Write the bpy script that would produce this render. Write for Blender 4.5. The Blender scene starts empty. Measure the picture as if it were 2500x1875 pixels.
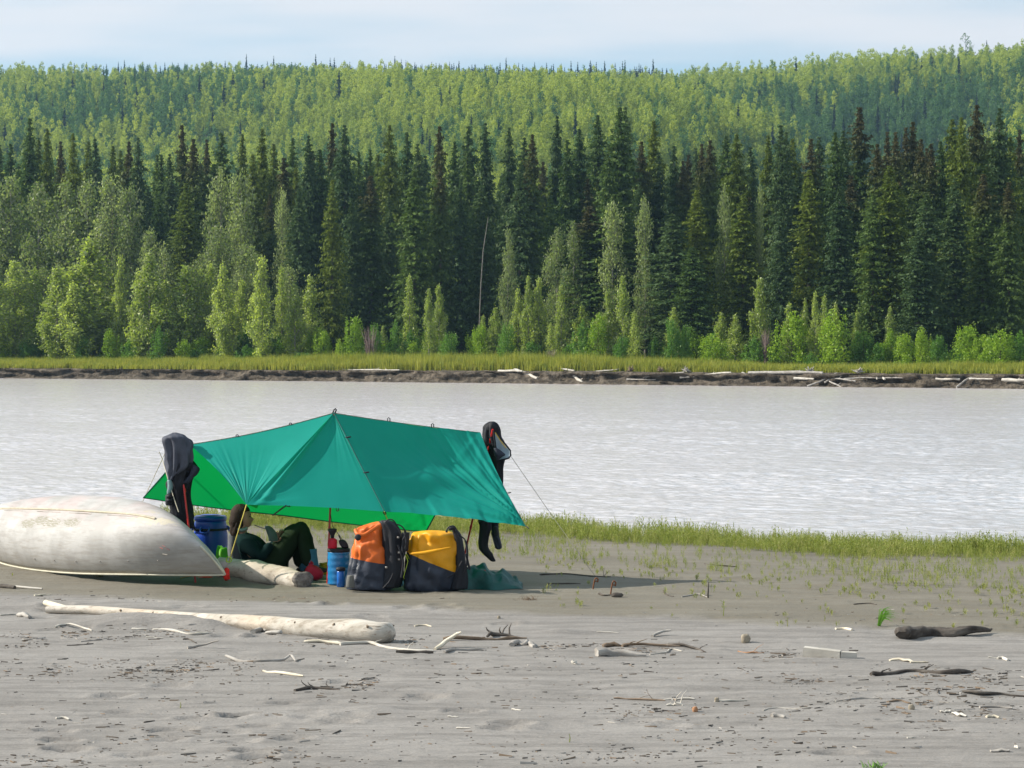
import bpy, math, random
import numpy as np
from mathutils import Vector, Matrix

random.seed(7)
RNG = np.random.default_rng(11)
SC = bpy.context.scene
COL = SC.collection

# ------------------------------------------------------------------ camera
F = 5556.0                      # focal length in photo pixels (2500 wide)
CAMZ = 2.51
PITCH = math.atan((937.5 - 853.0) / F)
cam_d = bpy.data.cameras.new('camera')
cam_d.sensor_width = 36.0
cam_d.lens = 36.0 * F / 2500.0
cam_d.clip_start = 0.5
cam_d.clip_end = 6000
cam = bpy.data.objects.new('camera', cam_d)
COL.objects.link(cam)
cam.location = (0, 0, CAMZ)
cam.rotation_euler = (math.pi / 2 - PITCH, 0, 0)
SC.camera = cam

# ------------------------------------------------------------------ sky, sun, exposure
SUN_EL = math.radians(33)
SUN_AZ = math.radians(-83)      # measured from +Y (view direction) towards +X
S = Vector((math.sin(SUN_AZ) * math.cos(SUN_EL), math.cos(SUN_AZ) * math.cos(SUN_EL), math.sin(SUN_EL)))
world = bpy.data.worlds.new('World')
SC.world = world
world.use_nodes = True
wt = world.node_tree
for n in list(wt.nodes):
    wt.nodes.remove(n)
def wn(t, **k):
    n = wt.nodes.new(t)
    for a, b in k.items():
        setattr(n, a, b)
    return n
sky = wn('ShaderNodeTexSky', sky_type='NISHITA', sun_disc=False)
sky.sun_elevation = SUN_EL
sky.sun_rotation = SUN_AZ
sky.altitude = 200
sky.air_density = 1.0
sky.dust_density = 0.6
sky.ozone_density = 1.0
geo = wn('ShaderNodeTexCoord')
sep = wn('ShaderNodeSeparateXYZ')
wt.links.new(geo.outputs['Generated'], sep.inputs[0])
# clouds: thin high bands, projected on a plane overhead so they flatten towards the horizon
den = wn('ShaderNodeMath', operation='MAXIMUM'); den.inputs[1].default_value = 0.0
wt.links.new(sep.outputs['Z'], den.inputs[0])
den2 = wn('ShaderNodeMath', operation='ADD'); den2.inputs[1].default_value = 0.12
wt.links.new(den.outputs[0], den2.inputs[0])
dx = wn('ShaderNodeMath', operation='DIVIDE'); dy = wn('ShaderNodeMath', operation='DIVIDE')
wt.links.new(sep.outputs['X'], dx.inputs[0]); wt.links.new(den2.outputs[0], dx.inputs[1])
wt.links.new(sep.outputs['Y'], dy.inputs[0]); wt.links.new(den2.outputs[0], dy.inputs[1])
cmb = wn('ShaderNodeCombineXYZ')
wt.links.new(dx.outputs[0], cmb.inputs[0]); wt.links.new(dy.outputs[0], cmb.inputs[1])
mp = wn('ShaderNodeMapping'); mp.inputs['Location'].default_value = (2.35, 0.35, 0.0)
mp.inputs['Rotation'].default_value = (0, 0, math.radians(14)); mp.inputs['Scale'].default_value = (0.55, 1.0, 1.0)
wt.links.new(cmb.outputs[0], mp.inputs[0])
cn = wn('ShaderNodeTexNoise'); cn.inputs['Scale'].default_value = 1.1; cn.inputs['Detail'].default_value = 5; cn.inputs['Roughness'].default_value = 0.45
wt.links.new(mp.outputs[0], cn.inputs[0])
cr = wn('ShaderNodeMapRange'); cr.interpolation_type = 'SMOOTHSTEP'
cr.inputs[1].default_value = 0.40; cr.inputs[2].default_value = 0.60; cr.inputs[3].default_value = 0.0; cr.inputs[4].default_value = 0.9
wt.links.new(cn.outputs[0], cr.inputs[0])
# base veil of thin cloud everywhere
hz = wn('ShaderNodeMix', data_type='RGBA'); hz.inputs[0].default_value = 0.70
hz.inputs[7].default_value = (5.6, 8.2, 10.0, 1)
wt.links.new(sky.outputs[0], hz.inputs[6])
mixc = wn('ShaderNodeMix', data_type='RGBA')
mixc.inputs[7].default_value = (9.7, 9.5, 9.6, 1)
wt.links.new(cr.outputs[0], mixc.inputs[0]); wt.links.new(hz.outputs[2], mixc.inputs[6])
bg = wn('ShaderNodeBackground'); bg.inputs[1].default_value = 0.058
wt.links.new(mixc.outputs[2], bg.inputs[0])
wo = wn('ShaderNodeOutputWorld'); wt.links.new(bg.outputs[0], wo.inputs[0])

sd = bpy.data.lights.new('sun', 'SUN'); sd.energy = 5.0; sd.angle = math.radians(0.6); sd.color = (1.0, 0.92, 0.80)
so = bpy.data.objects.new('sun', sd); COL.objects.link(so)
so.rotation_euler = (-S).to_track_quat('-Z', 'Y').to_euler()
so.location = (0, 0, 60)
vs = SC.view_settings
SC.display_settings.display_device = 'sRGB'
vs.view_transform = 'Standard'; vs.look = 'None'; vs.gamma = 1; vs.exposure = 0.72; vs.use_curve_mapping = False
SC.render.engine = 'CYCLES'
SC.cycles.max_bounces = 7
SC.cycles.diffuse_bounces = 3
SC.cycles.glossy_bounces = 2
SC.cycles.transmission_bounces = 4
SC.cycles.transparent_max_bounces = 4
SC.cycles.volume_bounces = 0

# ------------------------------------------------------------------ noise helpers
def _h(ix, iy, iz, s):
    n = (ix.astype(np.int64) * 73856093) ^ (iy.astype(np.int64) * 19349663) ^ (iz.astype(np.int64) * 83492791) ^ (s * 2654435761)
    n = (n ^ (n >> 13)) * 1274126177
    n = n ^ (n >> 16)
    return (n & 0xFFFFFF).astype(np.float64) / 0xFFFFFF
def vnoise(x, y, z=0.0, s=1):
    x = np.asarray(x, float); y = np.asarray(y, float) + 0 * x; z = np.asarray(z, float) + 0 * x
    ix, iy, iz = np.floor(x), np.floor(y), np.floor(z)
    fx, fy, fz = x - ix, y - iy, z - iz
    fx = fx * fx * (3 - 2 * fx); fy = fy * fy * (3 - 2 * fy); fz = fz * fz * (3 - 2 * fz)
    r = 0
    for a in (0, 1):
        for b in (0, 1):
            for c in (0, 1):
                w = (fx if a else 1 - fx) * (fy if b else 1 - fy) * (fz if c else 1 - fz)
                r = r + w * _h(ix + a, iy + b, iz + c, s)
    return r * 2 - 1
def fbm(x, y, z=0.0, o=4, s=1, g=0.5):
    r = 0; a = 1.0; t = 0; f = 1.0
    for i in range(o):
        r = r + a * vnoise(np.asarray(x) * f + 17.3 * i, np.asarray(y) * f - 9.1 * i, np.asarray(z) * f, s + i)
        t += a; a *= g; f *= 2.03
    return r / t
def sst(a, b, x):
    t = np.clip((np.asarray(x, float) - a) / (b - a), 0, 1)
    return t * t * (3 - 2 * t)

# ------------------------------------------------------------------ projection helpers (photo pixel -> place)
def ray(px, py):
    cx, cy = (px - 1250.0) / F, -(py - 937.5) / F
    cp, sp = math.cos(PITCH), math.sin(PITCH)
    return Vector((cx, cp + cy * sp, cy * cp - sp))
def pt(px, py, Z):
    d = ray(px, py)
    return Vector((0, 0, CAMZ)) + d * (Z / d.y)

WATER = -0.60
HAZE = 0.00012
FARG = 0.50
def bank_y(x):
    return 208.0 - 0.75 * 90.0 * np.tanh(np.asarray(x, float) / 90.0)
def shore_y(x):
    x = np.asarray(x, float)
    return np.interp(x, [-420, -30, -4.5, 0, 3, 4.7, 7.8, 12, 40, 420], [60, 50, 41.6, 39.4, 37.2, 35.7, 34.9, 34.0, 30, 30]) + 0.35 * vnoise(x * 0.35, 0.3, 0, 5)
DENTS = []   # (x, y, sx, sy, rot, depth)
MOUNDS = []
def base_h(x, y):
    x = np.asarray(x, float); y = np.asarray(y, float)
    yb = 21.8 - 0.35 * x
    ys = shore_y(x)
    t = np.clip((y - yb) / (ys - yb), -3, 3)
    slope = np.where(t > 0, -0.60 * (0.25 * t * t / (np.abs(t) + 0.15) * 1.15 + (1 - 0.25) * np.clip(t, 0, 3) ** 2.2 * np.where(t < 1, 1, 1.0)), 0)
    slope = np.where(t > 1, WATER - (t - 1) * 1.1, slope)
    return np.maximum(slope, -2.5) - 0.02 * sst(16, 10, y) 
def land_h(x, y):
    h = base_h(x, y)
    x = np.asarray(x, float); y = np.asarray(y, float)
    h = h + 0.034 * fbm(x * 0.35, y * 0.5, 0, 3, 21) * sst(45, 36, y)
    r = vnoise(x * 0.5, y * 0.8, 0, 33)
    h = h + (0.010 + 0.013 * sst(-0.1, 0.7, r)) * fbm(x * 1.6, y * 3.4, 0, 4, 41, 0.6)
    rdg = 1 - np.abs(fbm(x * 3.1, y * 6.5, 0, 3, 51, .6)) * 2
    h = h + .012 * sst(-.25, .5, vnoise(x * .9 + 4, y * 1.5, 0, 35)) * (rdg - .5) * sst(30, 24, y)
    for (mx, my, sx, sy, a, d) in MOUNDS:
        ca, sa = math.cos(a), math.sin(a)
        u = ((x - mx) * ca + (y - my) * sa) / sx; v = (-(x - mx) * sa + (y - my) * ca) / sy
        h = h + d * np.exp(-(u * u + v * v))
    for (mx, my, sx, sy, a, d) in DENTS:
        ca, sa = math.cos(a), math.sin(a)
        u = ((x - mx) * ca + (y - my) * sa) / sx; v = (-(x - mx) * sa + (y - my) * ca) / sy
        q = u * u + v * v
        h = h - d * np.exp(-q ** 2) + 0.35 * d * np.exp(-((np.sqrt(q) - 1.35) / 0.35) ** 2)
    return h
def hz_(x, y):
    return float(land_h(np.array([x]), np.array([y]))[0])
def gp(px, py, lift=0.0):
    d = ray(px, py)
    z = 0.0
    for _ in range(14):
        t = (z - CAMZ) / d.z
        p = Vector((0, 0, CAMZ)) + d * t
        z = 0.5 * z + 0.5 * float(base_h(np.array([p.x]), np.array([p.y]))[0])
    z = hz_(p.x, p.y)
    t = (z - CAMZ) / d.z
    p = Vector((0, 0, CAMZ)) + d * t
    return Vector((p.x, p.y, hz_(p.x, p.y) + lift))
def g_mound(px, py, sx, sy, d, a=0.0):
    p = gp(px, py); MOUNDS.append((p.x, p.y, sx, sy, a, d))

# sand drifts and footprints
_m = [(572, 1421, .36, .17, .075, -.15), (300, 1516, .34, .16, .070, 0), (420, 1522, .50, .17, .085, 0), (505, 1532, .24, .14, .075, 0), (1365, 1545, .18, .12, .035, 0), (1245, 1690, .3, .1, .02, 0),
      (905, 1732, .22, .10, .03, 0), (1940, 1615, .5, .12, .03, 0), (640, 1415, .55, .3, .035, -.5), (450, 1722, .3, .1, .03, 0)]
_ml = []
for (px, py, sx, sy, d, a) in _m:
    p = gp(px, py); _ml.append((p.x, p.y, sx, sy, a, d))
MOUNDS.extend(_ml)
MOUNDS.extend([(5.9, 36.6, 1.7, .20, 0, .12), (7.9, 36.1, 1.5, .15, 0, .10)])
_dl = []
for (px, py, w, dd) in [(422, 1785, .15, .035), (585, 1748, .13, .035), (632, 1772, .12, .02), (570, 1788, .10, .02), (148, 1809, .13, .035), (165, 1832, .14, .035),
                        (712, 1718, .14, .02), (1236, 1524, .12, .025), (850, 1738, .12, .02), (745, 1735, .12, .018), (760, 1750, .13, .025), (585, 1812, .12, .022),
                        (410, 1808, .12, .02), (340, 1845, .15, .02), (1560, 1760, .14, .02), (1640, 1772, .12, .018), (300, 1738, .12, .015), (2050, 1840, .15, .02)] + [(random.uniform(60, 1300), random.choice((random.uniform(1468, 1560), random.uniform(1650, 1860))), .13, .028) for _ in range(34)]:
    p = gp(px, py); _dl.append((p.x, p.y, w, w * .52, random.uniform(-.3, .3), dd * 1.5))
DENTS.extend(_dl)

# ------------------------------------------------------------------ material helpers
def newmat(name):
    m = bpy.data.materials.new(name); m.use_nodes = True
    nt = m.node_tree
    for n in list(nt.nodes): nt.nodes.remove(n)
    return m, nt
def N(nt, t, ins=None, **k):
    n = nt.nodes.new(t)
    for a, b in k.items(): setattr(n, a, b)
    if ins:
        for a, b in ins.items():
            if hasattr(b, 'is_output'): nt.links.new(b, n.inputs[a])
            else: n.inputs[a].default_value = b
    return n
def c4(c): return (c[0], c[1], c[2], 1.0)
def ramp(nt, fac, stops):
    r = N(nt, 'ShaderNodeValToRGB', {0: fac})
    el = r.color_ramp.elements
    while len(el) < len(stops): el.new(0.5)
    for e, (p, c) in zip(el, stops):
        e.position = p; e.color = c4(c) if len(c) == 3 else c
    return r.outputs[0]
def mixc_(nt, f, a, b, mode='MIX'):
    m = N(nt, 'ShaderNodeMix', data_type='RGBA', blend_type=mode)
    for i, v in ((0, f), (6, a), (7, b)):
        if hasattr(v, 'is_output'): nt.links.new(v, m.inputs[i])
        else: m.inputs[i].default_value = (c4(v) if i else v)
    return m.outputs[2]
def noise(nt, vec, scale, detail=4, rough=.5, stretch=None):
    if stretch:
        vec = N(nt, 'ShaderNodeMapping', {0: vec, 'Scale': stretch}).outputs[0]
    return N(nt, 'ShaderNodeTexNoise', {'Vector': vec, 'Scale': scale, 'Detail': detail, 'Roughness': rough}).outputs[0]
def surf(name, c1, c2, scale=8, rough=.7, bump=.3, bscale=40, bdist=.01, spec=.3, stretch=None, lo=.35, hi=.65, c3=None, metallic=0):
    m, nt = newmat(name)
    co = N(nt, 'ShaderNodeTexCoord').outputs['Object']
    n1 = noise(nt, co, scale, 5, .6, stretch)
    stops = [(lo, c1), (hi, c2)]
    if c3: stops.append((min(hi + .1, 1), c3))
    col = ramp(nt, n1, stops)
    n2 = noise(nt, co, bscale, 4, .6, stretch)
    b = N(nt, 'ShaderNodeBump', {'Strength': bump, 'Distance': bdist, 'Height': n2})
    p = N(nt, 'ShaderNodeBsdfPrincipled', {'Base Color': col, 'Roughness': rough, 'Specular IOR Level': spec, 'Normal': b.outputs[0], 'Metallic': metallic})
    N(nt, 'ShaderNodeOutputMaterial', {0: p.outputs[0]})
    return m
def leafmat(name, cols, trans=.45, rough=.5, gl=.08, rust=None, underside=None):
    """foliage: colour varies leaf by leaf and tree by tree; light passes through."""
    m, nt = newmat(name)
    g = N(nt, 'ShaderNodeNewGeometry'); oi = N(nt, 'ShaderNodeObjectInfo')
    add = N(nt, 'ShaderNodeMath', {0: g.outputs['Random Per Island'], 1: oi.outputs['Random']}, operation='ADD').outputs[0]
    f = N(nt, 'ShaderNodeMath', {0: add, 1: .5}, operation='MULTIPLY').outputs[0]
    k = len(cols)
    col = ramp(nt, f, [((i + .5) / k, c) for i, c in enumerate(cols)])
    if rust:
        co = N(nt, 'ShaderNodeTexCoord').outputs['Object']
        z = N(nt, 'ShaderNodeSeparateXYZ', {0: co}).outputs[2]
        nn = noise(nt, co, 1.2, 2)
        z = N(nt, 'ShaderNodeMath', {0: nn, 1: 5.0, 2: z}, operation='MULTIPLY_ADD').outputs[0]
        mr = N(nt, 'ShaderNodeMapRange', {0: z, 1: 18.5, 2: 22.5, 3: 0.0, 4: .7}).outputs[0]
        col = mixc_(nt, mr, col, rust)
    if underside:
        col = mixc_(nt, g.outputs['Backfacing'], col, underside)
    d = N(nt, 'ShaderNodeBsdfDiffuse', {0: col})
    t = N(nt, 'ShaderNodeBsdfTranslucent', {0: mixc_(nt, .6, col, (1.0, 1.0, .35), 'MULTIPLY')})
    tcol = t
    mx = N(nt, 'ShaderNodeMixShader', {0: trans, 1: d.outputs[0], 2: t.outputs[0]})
    gs = N(nt, 'ShaderNodeBsdfGlossy', {0: (1, 1, .9, 1), 'Roughness': rough})
    m2 = N(nt, 'ShaderNodeMixShader', {0: gl * .35, 1: mx.outputs[0], 2: gs.outputs[0]})
    N(nt, 'ShaderNodeOutputMaterial', {0: m2.outputs[0]})
    return m

# ------------------------------------------------------------------ mesh helpers
def link(o, parent=None):
    COL.objects.link(o)
    if parent is not None:
        o.parent = parent
        o.matrix_parent_inverse = Matrix.Identity(4)
    return o
def mesh_np(name, V, Fq, smooth=False, mats=(), uv=None):
    """V (n,3), Fq: list of arrays (m,k) of faces"""
    me = bpy.data.meshes.new(name)
    if not isinstance(Fq, list): Fq = [Fq]
    loops = np.concatenate([f.ravel() for f in Fq]).astype(np.int32)
    tot = np.concatenate([np.full(len(f), f.shape[1], np.int32) for f in Fq])
    st = np.concatenate([[0], np.cumsum(tot)[:-1]]).astype(np.int32)
    me.vertices.add(len(V)); me.vertices.foreach_set('co', np.asarray(V, np.float32).ravel())
    me.loops.add(len(loops)); me.loops.foreach_set('vertex_index', loops)
    me.polygons.add(len(tot)); me.polygons.foreach_set('loop_start', st); me.polygons.foreach_set('loop_total', tot)
    if smooth: me.polygons.foreach_set('use_smooth', np.ones(len(tot), bool))
    me.update(calc_edges=True); me.validate()
    for mm in mats: me.materials.append(mm)
    return me
class MB:
    """collects simple shapes into one mesh"""
    def __init__(s): s.v = []; s.f = []; s.mi = []
    def add(s, vs_, fs, mi=0):
        o = len(s.v); s.v.extend([tuple(v) for v in vs_]); s.f.extend([tuple(i + o for i in f) for f in fs]); s.mi.extend([mi] * len(fs))
        return s
    def tube(s, pts, rads, seg=8, jit=0, cap=True, mi=0, flat=1.0, rough=0):
        pts = [Vector(p) for p in pts]; n = len(pts)
        if not hasattr(rads, '__len__'): rads = [rads] * n
        vs_ = []; up = Vector((0, 0, 1))
        ph = random.random() * 100
        for i, p in enumerate(pts):
            d = (pts[min(i + 1, n - 1)] - pts[max(i - 1, 0)])
            if d.length < 1e-9: d = Vector((1, 0, 0))
            d.normalize()
            u = up if abs(d.z) < .92 else Vector((0, 1, 0))
            a = d.cross(u).normalized(); b = a.cross(d).normalized()
            for k in range(seg):
                th = 2 * math.pi * k / seg
                r = rads[i] * (1 + (jit * (random.random() - .5) * 2 if jit else 0))
                if rough: r *= 1 + rough * (vnoise(math.cos(th) * 1.9 + ph, math.sin(th) * 1.9, i * .22).item() + .6 * vnoise(math.cos(th) * 4 + ph, math.sin(th) * 4, i * .5).item())
                vs_.append(p + (a * math.cos(th) + b * math.sin(th) * flat) * r)
        fs = []
        for i in range(n - 1):
            for k in range(seg):
                k2 = (k + 1) % seg
                fs.append((i * seg + k, i * seg + k2, (i + 1) * seg + k2, (i + 1) * seg + k))
        if cap:
            m0 = len(vs_); vs_.extend(vs_[:seg]); vs_.extend(vs_[(n - 1) * seg:n * seg])
            fs.append(tuple(m0 + k for k in reversed(range(seg)))); fs.append(tuple(m0 + seg + k for k in range(seg)))
        return s.add(vs_, fs, mi)
    def box(s, c, sz, rot=None, mi=0):
        c = Vector(c); R = rot or Matrix.Identity(3)
        vs_ = [c + R @ Vector((sx * sz[0] / 2, sy * sz[1] / 2, sz_ * sz[2] / 2)) for sx in (-1, 1) for sy in (-1, 1) for sz_ in (-1, 1)]
        return s.add(vs_, [(0, 1, 3, 2), (4, 6, 7, 5), (0, 4, 5, 1), (2, 3, 7, 6), (0, 2, 6, 4), (1, 5, 7, 3)], mi)
    def lathe(s, c, prof, seg=32, mi=0, cap=True):
        c = Vector(c); vs_ = []
        for (r, z) in prof:
            for k in range(seg):
                th = 2 * math.pi * k / seg
                vs_.append(c + Vector((r * math.cos(th), r * math.sin(th), z)))
        fs = []
        for i in range(len(prof) - 1):
            for k in range(seg):
                k2 = (k + 1) % seg
                fs.append((i * seg + k, i * seg + k2, (i + 1) * seg + k2, (i + 1) * seg + k))
        if cap:
            fs.append(tuple(reversed(range(seg)))); fs.append(tuple((len(prof) - 1) * seg + k for k in range(seg)))
        return s.add(vs_, fs, mi)
    def grid(s, P, mi=0):
        n, m = len(P), len(P[0]); vs_ = [p for row in P for p in row]
        return s.add(vs_, [(i * m + j, (i + 1) * m + j, (i + 1) * m + j + 1, i * m + j + 1) for i in range(n - 1) for j in range(m - 1)], mi)
    def build(s, name, mats, parent=None, smooth=True, origin=None):
        me = bpy.data.meshes.new(name)
        v = s.v
        if parent is not None and origin is None: origin = parent.location
        if origin is not None: v = [(a[0] - origin[0], a[1] - origin[1], a[2] - origin[2]) for a in v]
        me.from_pydata(v, [], s.f); me.update()
        if not isinstance(mats, (list, tuple)): mats = [mats]
        for m_ in mats: me.materials.append(m_)
        if len(mats) > 1: me.polygons.foreach_set('material_index', s.mi)
        if smooth: me.polygons.foreach_set('use_smooth', [True] * len(s.f))
        o = bpy.data.objects.new(name, me); link(o, parent)
        if parent is None and origin is not None: o.location = origin
        return o
def tag(o, label=None, cat=None, group=None, kind=None):
    if label: o['label'] = label
    if cat: o['category'] = cat
    if group: o['group'] = group
    if kind: o['kind'] = kind
    return o
def thing(name, label, cat, loc, group=None):
    o = bpy.data.objects.new(name, None); o.empty_display_size = .2
    COL.objects.link(o); o.location = loc
    return tag(o, label, cat, group)
def bez(pts, n):
    """Catmull-Rom resample"""
    P = [Vector(p) for p in pts]; out = []
    if len(P) == 2: return [P[0].lerp(P[1], i / (n - 1)) for i in range(n)]
    m = len(P) - 1
    for i in range(n):
        t = i / (n - 1) * m; k = min(int(t), m - 1); f = t - k
        p0 = P[max(k - 1, 0)]; p1 = P[k]; p2 = P[k + 1]; p3 = P[min(k + 2, m)]
        out.append(.5 * ((2 * p1) + (p2 - p0) * f + (2 * p0 - 5 * p1 + 4 * p2 - p3) * f * f + (3 * p1 - p0 - 3 * p2 + p3) * f ** 3))
    return out
def scatter(name, points, scales, rots, idx, sources, kind='stuff', label=None, cat=None):
    """one object; geometry nodes place the source meshes on its points"""
    n = len(points)
    me = bpy.data.meshes.new(name)
    me.vertices.add(n); me.vertices.foreach_set('co', np.asarray(points, np.float32).ravel())
    a = me.attributes.new('scl', 'FLOAT_VECTOR', 'POINT'); a.data.foreach_set('vector', np.asarray(scales, np.float32).ravel())
    a = me.attributes.new('rt', 'FLOAT_VECTOR', 'POINT'); a.data.foreach_set('vector', np.asarray(rots, np.float32).ravel())
    a = me.attributes.new('idx', 'INT', 'POINT'); a.data.foreach_set('value', np.asarray(idx, np.int32))
    me.update()
    o = bpy.data.objects.new(name, me); COL.objects.link(o)
    tag(o, label, cat, kind=kind)
    pc = bpy.data.collections.new(name + '_kinds')
    for i, s in enumerate(sources):
        q = bpy.data.objects.new('kind_%02d' % i, s); pc.objects.link(q)
    g = bpy.data.node_groups.new(name, 'GeometryNodeTree')
    g.interface.new_socket('Geometry', in_out='INPUT', socket_type='NodeSocketGeometry')
    g.interface.new_socket('Geometry', in_out='OUTPUT', socket_type='NodeSocketGeometry')
    gi = g.nodes.new('NodeGroupInput'); go = g.nodes.new('NodeGroupOutput')
    ci = g.nodes.new('GeometryNodeCollectionInfo'); ci.inputs['Collection'].default_value = pc
    ci.inputs['Separate Children'].default_value = True; ci.inputs['Reset Children'].default_value = True
    ip = g.nodes.new('GeometryNodeInstanceOnPoints'); ip.inputs['Pick Instance'].default_value = True
    def na(nm, t):
        q = g.nodes.new('GeometryNodeInputNamedAttribute'); q.data_type = t; q.inputs['Name'].default_value = nm
        return [s for s in q.outputs if s.enabled and s.name == 'Attribute'][0]
    g.links.new(gi.outputs[0], ip.inputs['Points']); g.links.new(ci.outputs[0], ip.inputs['Instance'])
    g.links.new(na('idx', 'INT'), ip.inputs['Instance Index'])
    er = g.nodes.new('FunctionNodeEulerToRotation'); g.links.new(na('rt', 'FLOAT_VECTOR'), er.inputs[0])
    g.links.new(er.outputs[0], ip.inputs['Rotation']); g.links.new(na('scl', 'FLOAT_VECTOR'), ip.inputs['Scale'])
    g.links.new(ip.outputs[0], go.inputs[0])
    md = o.modifiers.new('scatter', 'NODES'); md.node_group = g
    return o

# ================================================================== NEAR BANK (sand)
def sand_material():
    m, nt = newmat('sand')
    co = N(nt, 'ShaderNodeNewGeometry').outputs['Position']
    s = N(nt, 'ShaderNodeSeparateXYZ', {0: co})
    # wetter, darker silt below a tide-like line that runs obliquely down to the river
    l1 = N(nt, 'ShaderNodeMath', {0: s.outputs[0], 1: .33, 2: s.outputs[1]}, operation='MULTIPLY_ADD').outputs[0]
    wob = noise(nt, co, .5, 4, .55)
    l2 = N(nt, 'ShaderNodeMath', {0: wob, 1: 1.3, 2: l1}, operation='MULTIPLY_ADD').outputs[0]
    wet = N(nt, 'ShaderNodeMapRange', {0: l2, 1: 22.15, 2: 22.5}).outputs[0]
    big = noise(nt, co, .9, 4, .6, (.5, 1.6, 1))
    fine = noise(nt, co, 55, 3, .7)
    streak = noise(nt, co, 2.2, 6, .7, (.45, 2.6, 1))
    dry = ramp(nt, big, [(.3, (.205, .193, .180)), (.7, (.272, .258, .243))])
    silt = ramp(nt, big, [(.3, (.145, .133, .108)), (.7, (.195, .180, .148))])
    dark = N(nt, 'ShaderNodeMapRange', {0: streak, 1: .48, 2: .58, 3: 0, 4: .6}).outputs[0]
    dry = mixc_(nt, dark, dry, (.155, .146, .136))
    silt = mixc_(nt, dark, silt, (.150, .132, .100))
    grain = ramp(nt, fine, [(.25, (.82, .82, .82)), (.75, (1.12, 1.12, 1.12))])
    col = mixc_(nt, wet, dry, silt)
    # damp edge at the water
    edge = N(nt, 'ShaderNodeMapRange', {0: s.outputs[2], 1: WATER + .01, 2: WATER + .10, 3: .55, 4: 0}).outputs[0]
    col = mixc_(nt, edge, col, (.095, .080, .062))
    col = mixc_(nt, 1.0, col, grain, 'MULTIPLY')
    b1 = N(nt, 'ShaderNodeBump', {'Strength': .8, 'Distance': .018, 'Height': noise(nt, co, 14, 6, .65, (.7, 1.5, 1))})
    b2 = N(nt, 'ShaderNodeBump', {'Strength': .35, 'Distance': .003, 'Height': fine, 'Normal': b1.outputs[0]})
    p = N(nt, 'ShaderNodeBsdfPrincipled', {'Base Color': col, 'Roughness': .88, 'Specular IOR Level': .18, 'Normal': b2.outputs[0]})
    N(nt, 'ShaderNodeOutputMaterial', {0: p.outputs[0]})
    return m
M_sand = sand_material()
def axis(lo, hi, step, far_lo, far_hi, k=14):
    mid = np.arange(lo, hi + 1e-6, step)
    a = lo - np.geomspace(step * 2, lo - far_lo, k)[::-1]
    b = hi + np.geomspace(step * 2, far_hi - hi, k)
    return np.concatenate([a, mid, b])
gx = axis(-9.6, 9.6, .034, -420, 420, 22)
yr = [12.4]
while yr[-1] < 44: yr.append(yr[-1] + .00022 * yr[-1] ** 2 * (1.0 if yr[-1] < 27 else 1.35))
gy = np.concatenate([[-400, -150, -60, -25, -8, 0, 4, 7, 9, 10.5, 11.5, 12.0], yr, [46, 49, 54, 60, 70]])
X, Y = np.meshgrid(gx, gy)
Z = land_h(X.ravel(), Y.ravel())
ny, nx = X.shape
ii = (np.arange(ny - 1)[:, None] * nx + np.arange(nx - 1)[None, :]).ravel()
Fq = np.stack([ii, ii + 1, ii + nx + 1, ii + nx], 1)
me = mesh_np('sand_beach', np.stack([X.ravel(), Y.ravel(), Z], 1), Fq, True, [M_sand])
o = bpy.data.objects.new('beach', me); link(o); tag(o, 'grey silty sand beach', kind='structure')

# ================================================================== WATER
def water_material():
    m, nt = newmat('silty_water')
    co = N(nt, 'ShaderNodeNewGeometry').outputs['Position']
    rot = N(nt, 'ShaderNodeMapping', {0: co, 'Rotation': (0, 0, math.radians(24))}).outputs[0]
    n1 = noise(nt, rot, 1.0, 5, .60, (1.0, 2.2, 1))
    n2 = noise(nt, rot, .22, 3, .5, (1, 2.0, 1))
    n3 = noise(nt, rot, 3.5, 3, .55, (1.0, 1.7, 1))
    calm = N(nt, 'ShaderNodeMapRange', {0: n2, 1: .38, 2: .62, 3: .45, 4: 1.0}).outputs[0]
    h = N(nt, 'ShaderNodeMath', {0: n1, 1: calm}, operation='MULTIPLY').outputs[0]
    b1 = N(nt, 'ShaderNodeBump', {'Strength': 1.0, 'Distance': .06, 'Height': h})
    b2 = N(nt, 'ShaderNodeBump', {'Strength': 1.0, 'Distance': .022, 'Height': n3, 'Normal': b1.outputs[0]})
    p = N(nt, 'ShaderNodeBsdfPrincipled', {'Base Color': (.545, .515, .52, 1), 'Roughness': .18, 'IOR': 1.6, 'Specular IOR Level': 1.0, 'Normal': b2.outputs[0]})
    N(nt, 'ShaderNodeOutputMaterial', {0: p.outputs[0]})
    return m
wy = [32.0]
while wy[-1] < 262: wy.append(wy[-1] + max(.10, .0021 * wy[-1]) * (1 if wy[-1] < 120 else 1.25))
wt_ = np.concatenate([[-12, -5, -2, -1, -.6, -.4], np.linspace(-.29, .29, 560), [.4, .6, 1, 2, 5, 12]])
WT, WY = np.meshgrid(wt_, np.array([26.0, 29.0] + wy + [280, 300, 330]))
WX = WT * WY
ca_, sa_ = math.cos(.35), math.sin(.35)
A_, B_ = WX * ca_ + WY * sa_, -WX * sa_ + WY * ca_
w1 = 1 - 2 * np.abs(fbm(A_ * 2.0, B_ * 1.6, 0, 3, 301, .6)); w2 = fbm(WX * 2.1, WY * 2.6, 0, 2, 311); w3 = fbm(WX * .16, WY * .22, 0, 2, 321)
patchw = .6 + .45 * sst(-.35, .45, w3)
calm = sst(.6, 5.0, WY - shore_y(WX)) * .9 + .1
fade = sst(.31, .27, np.abs(WT)) * sst(262, 240, WY)
WZ = WATER + (.030 * (w1 - .55) + .017 * w2) * patchw * calm * fade
ny, nx = WX.shape
ii = (np.arange(ny - 1)[:, None] * nx + np.arange(nx - 1)[None, :]).ravel()
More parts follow.
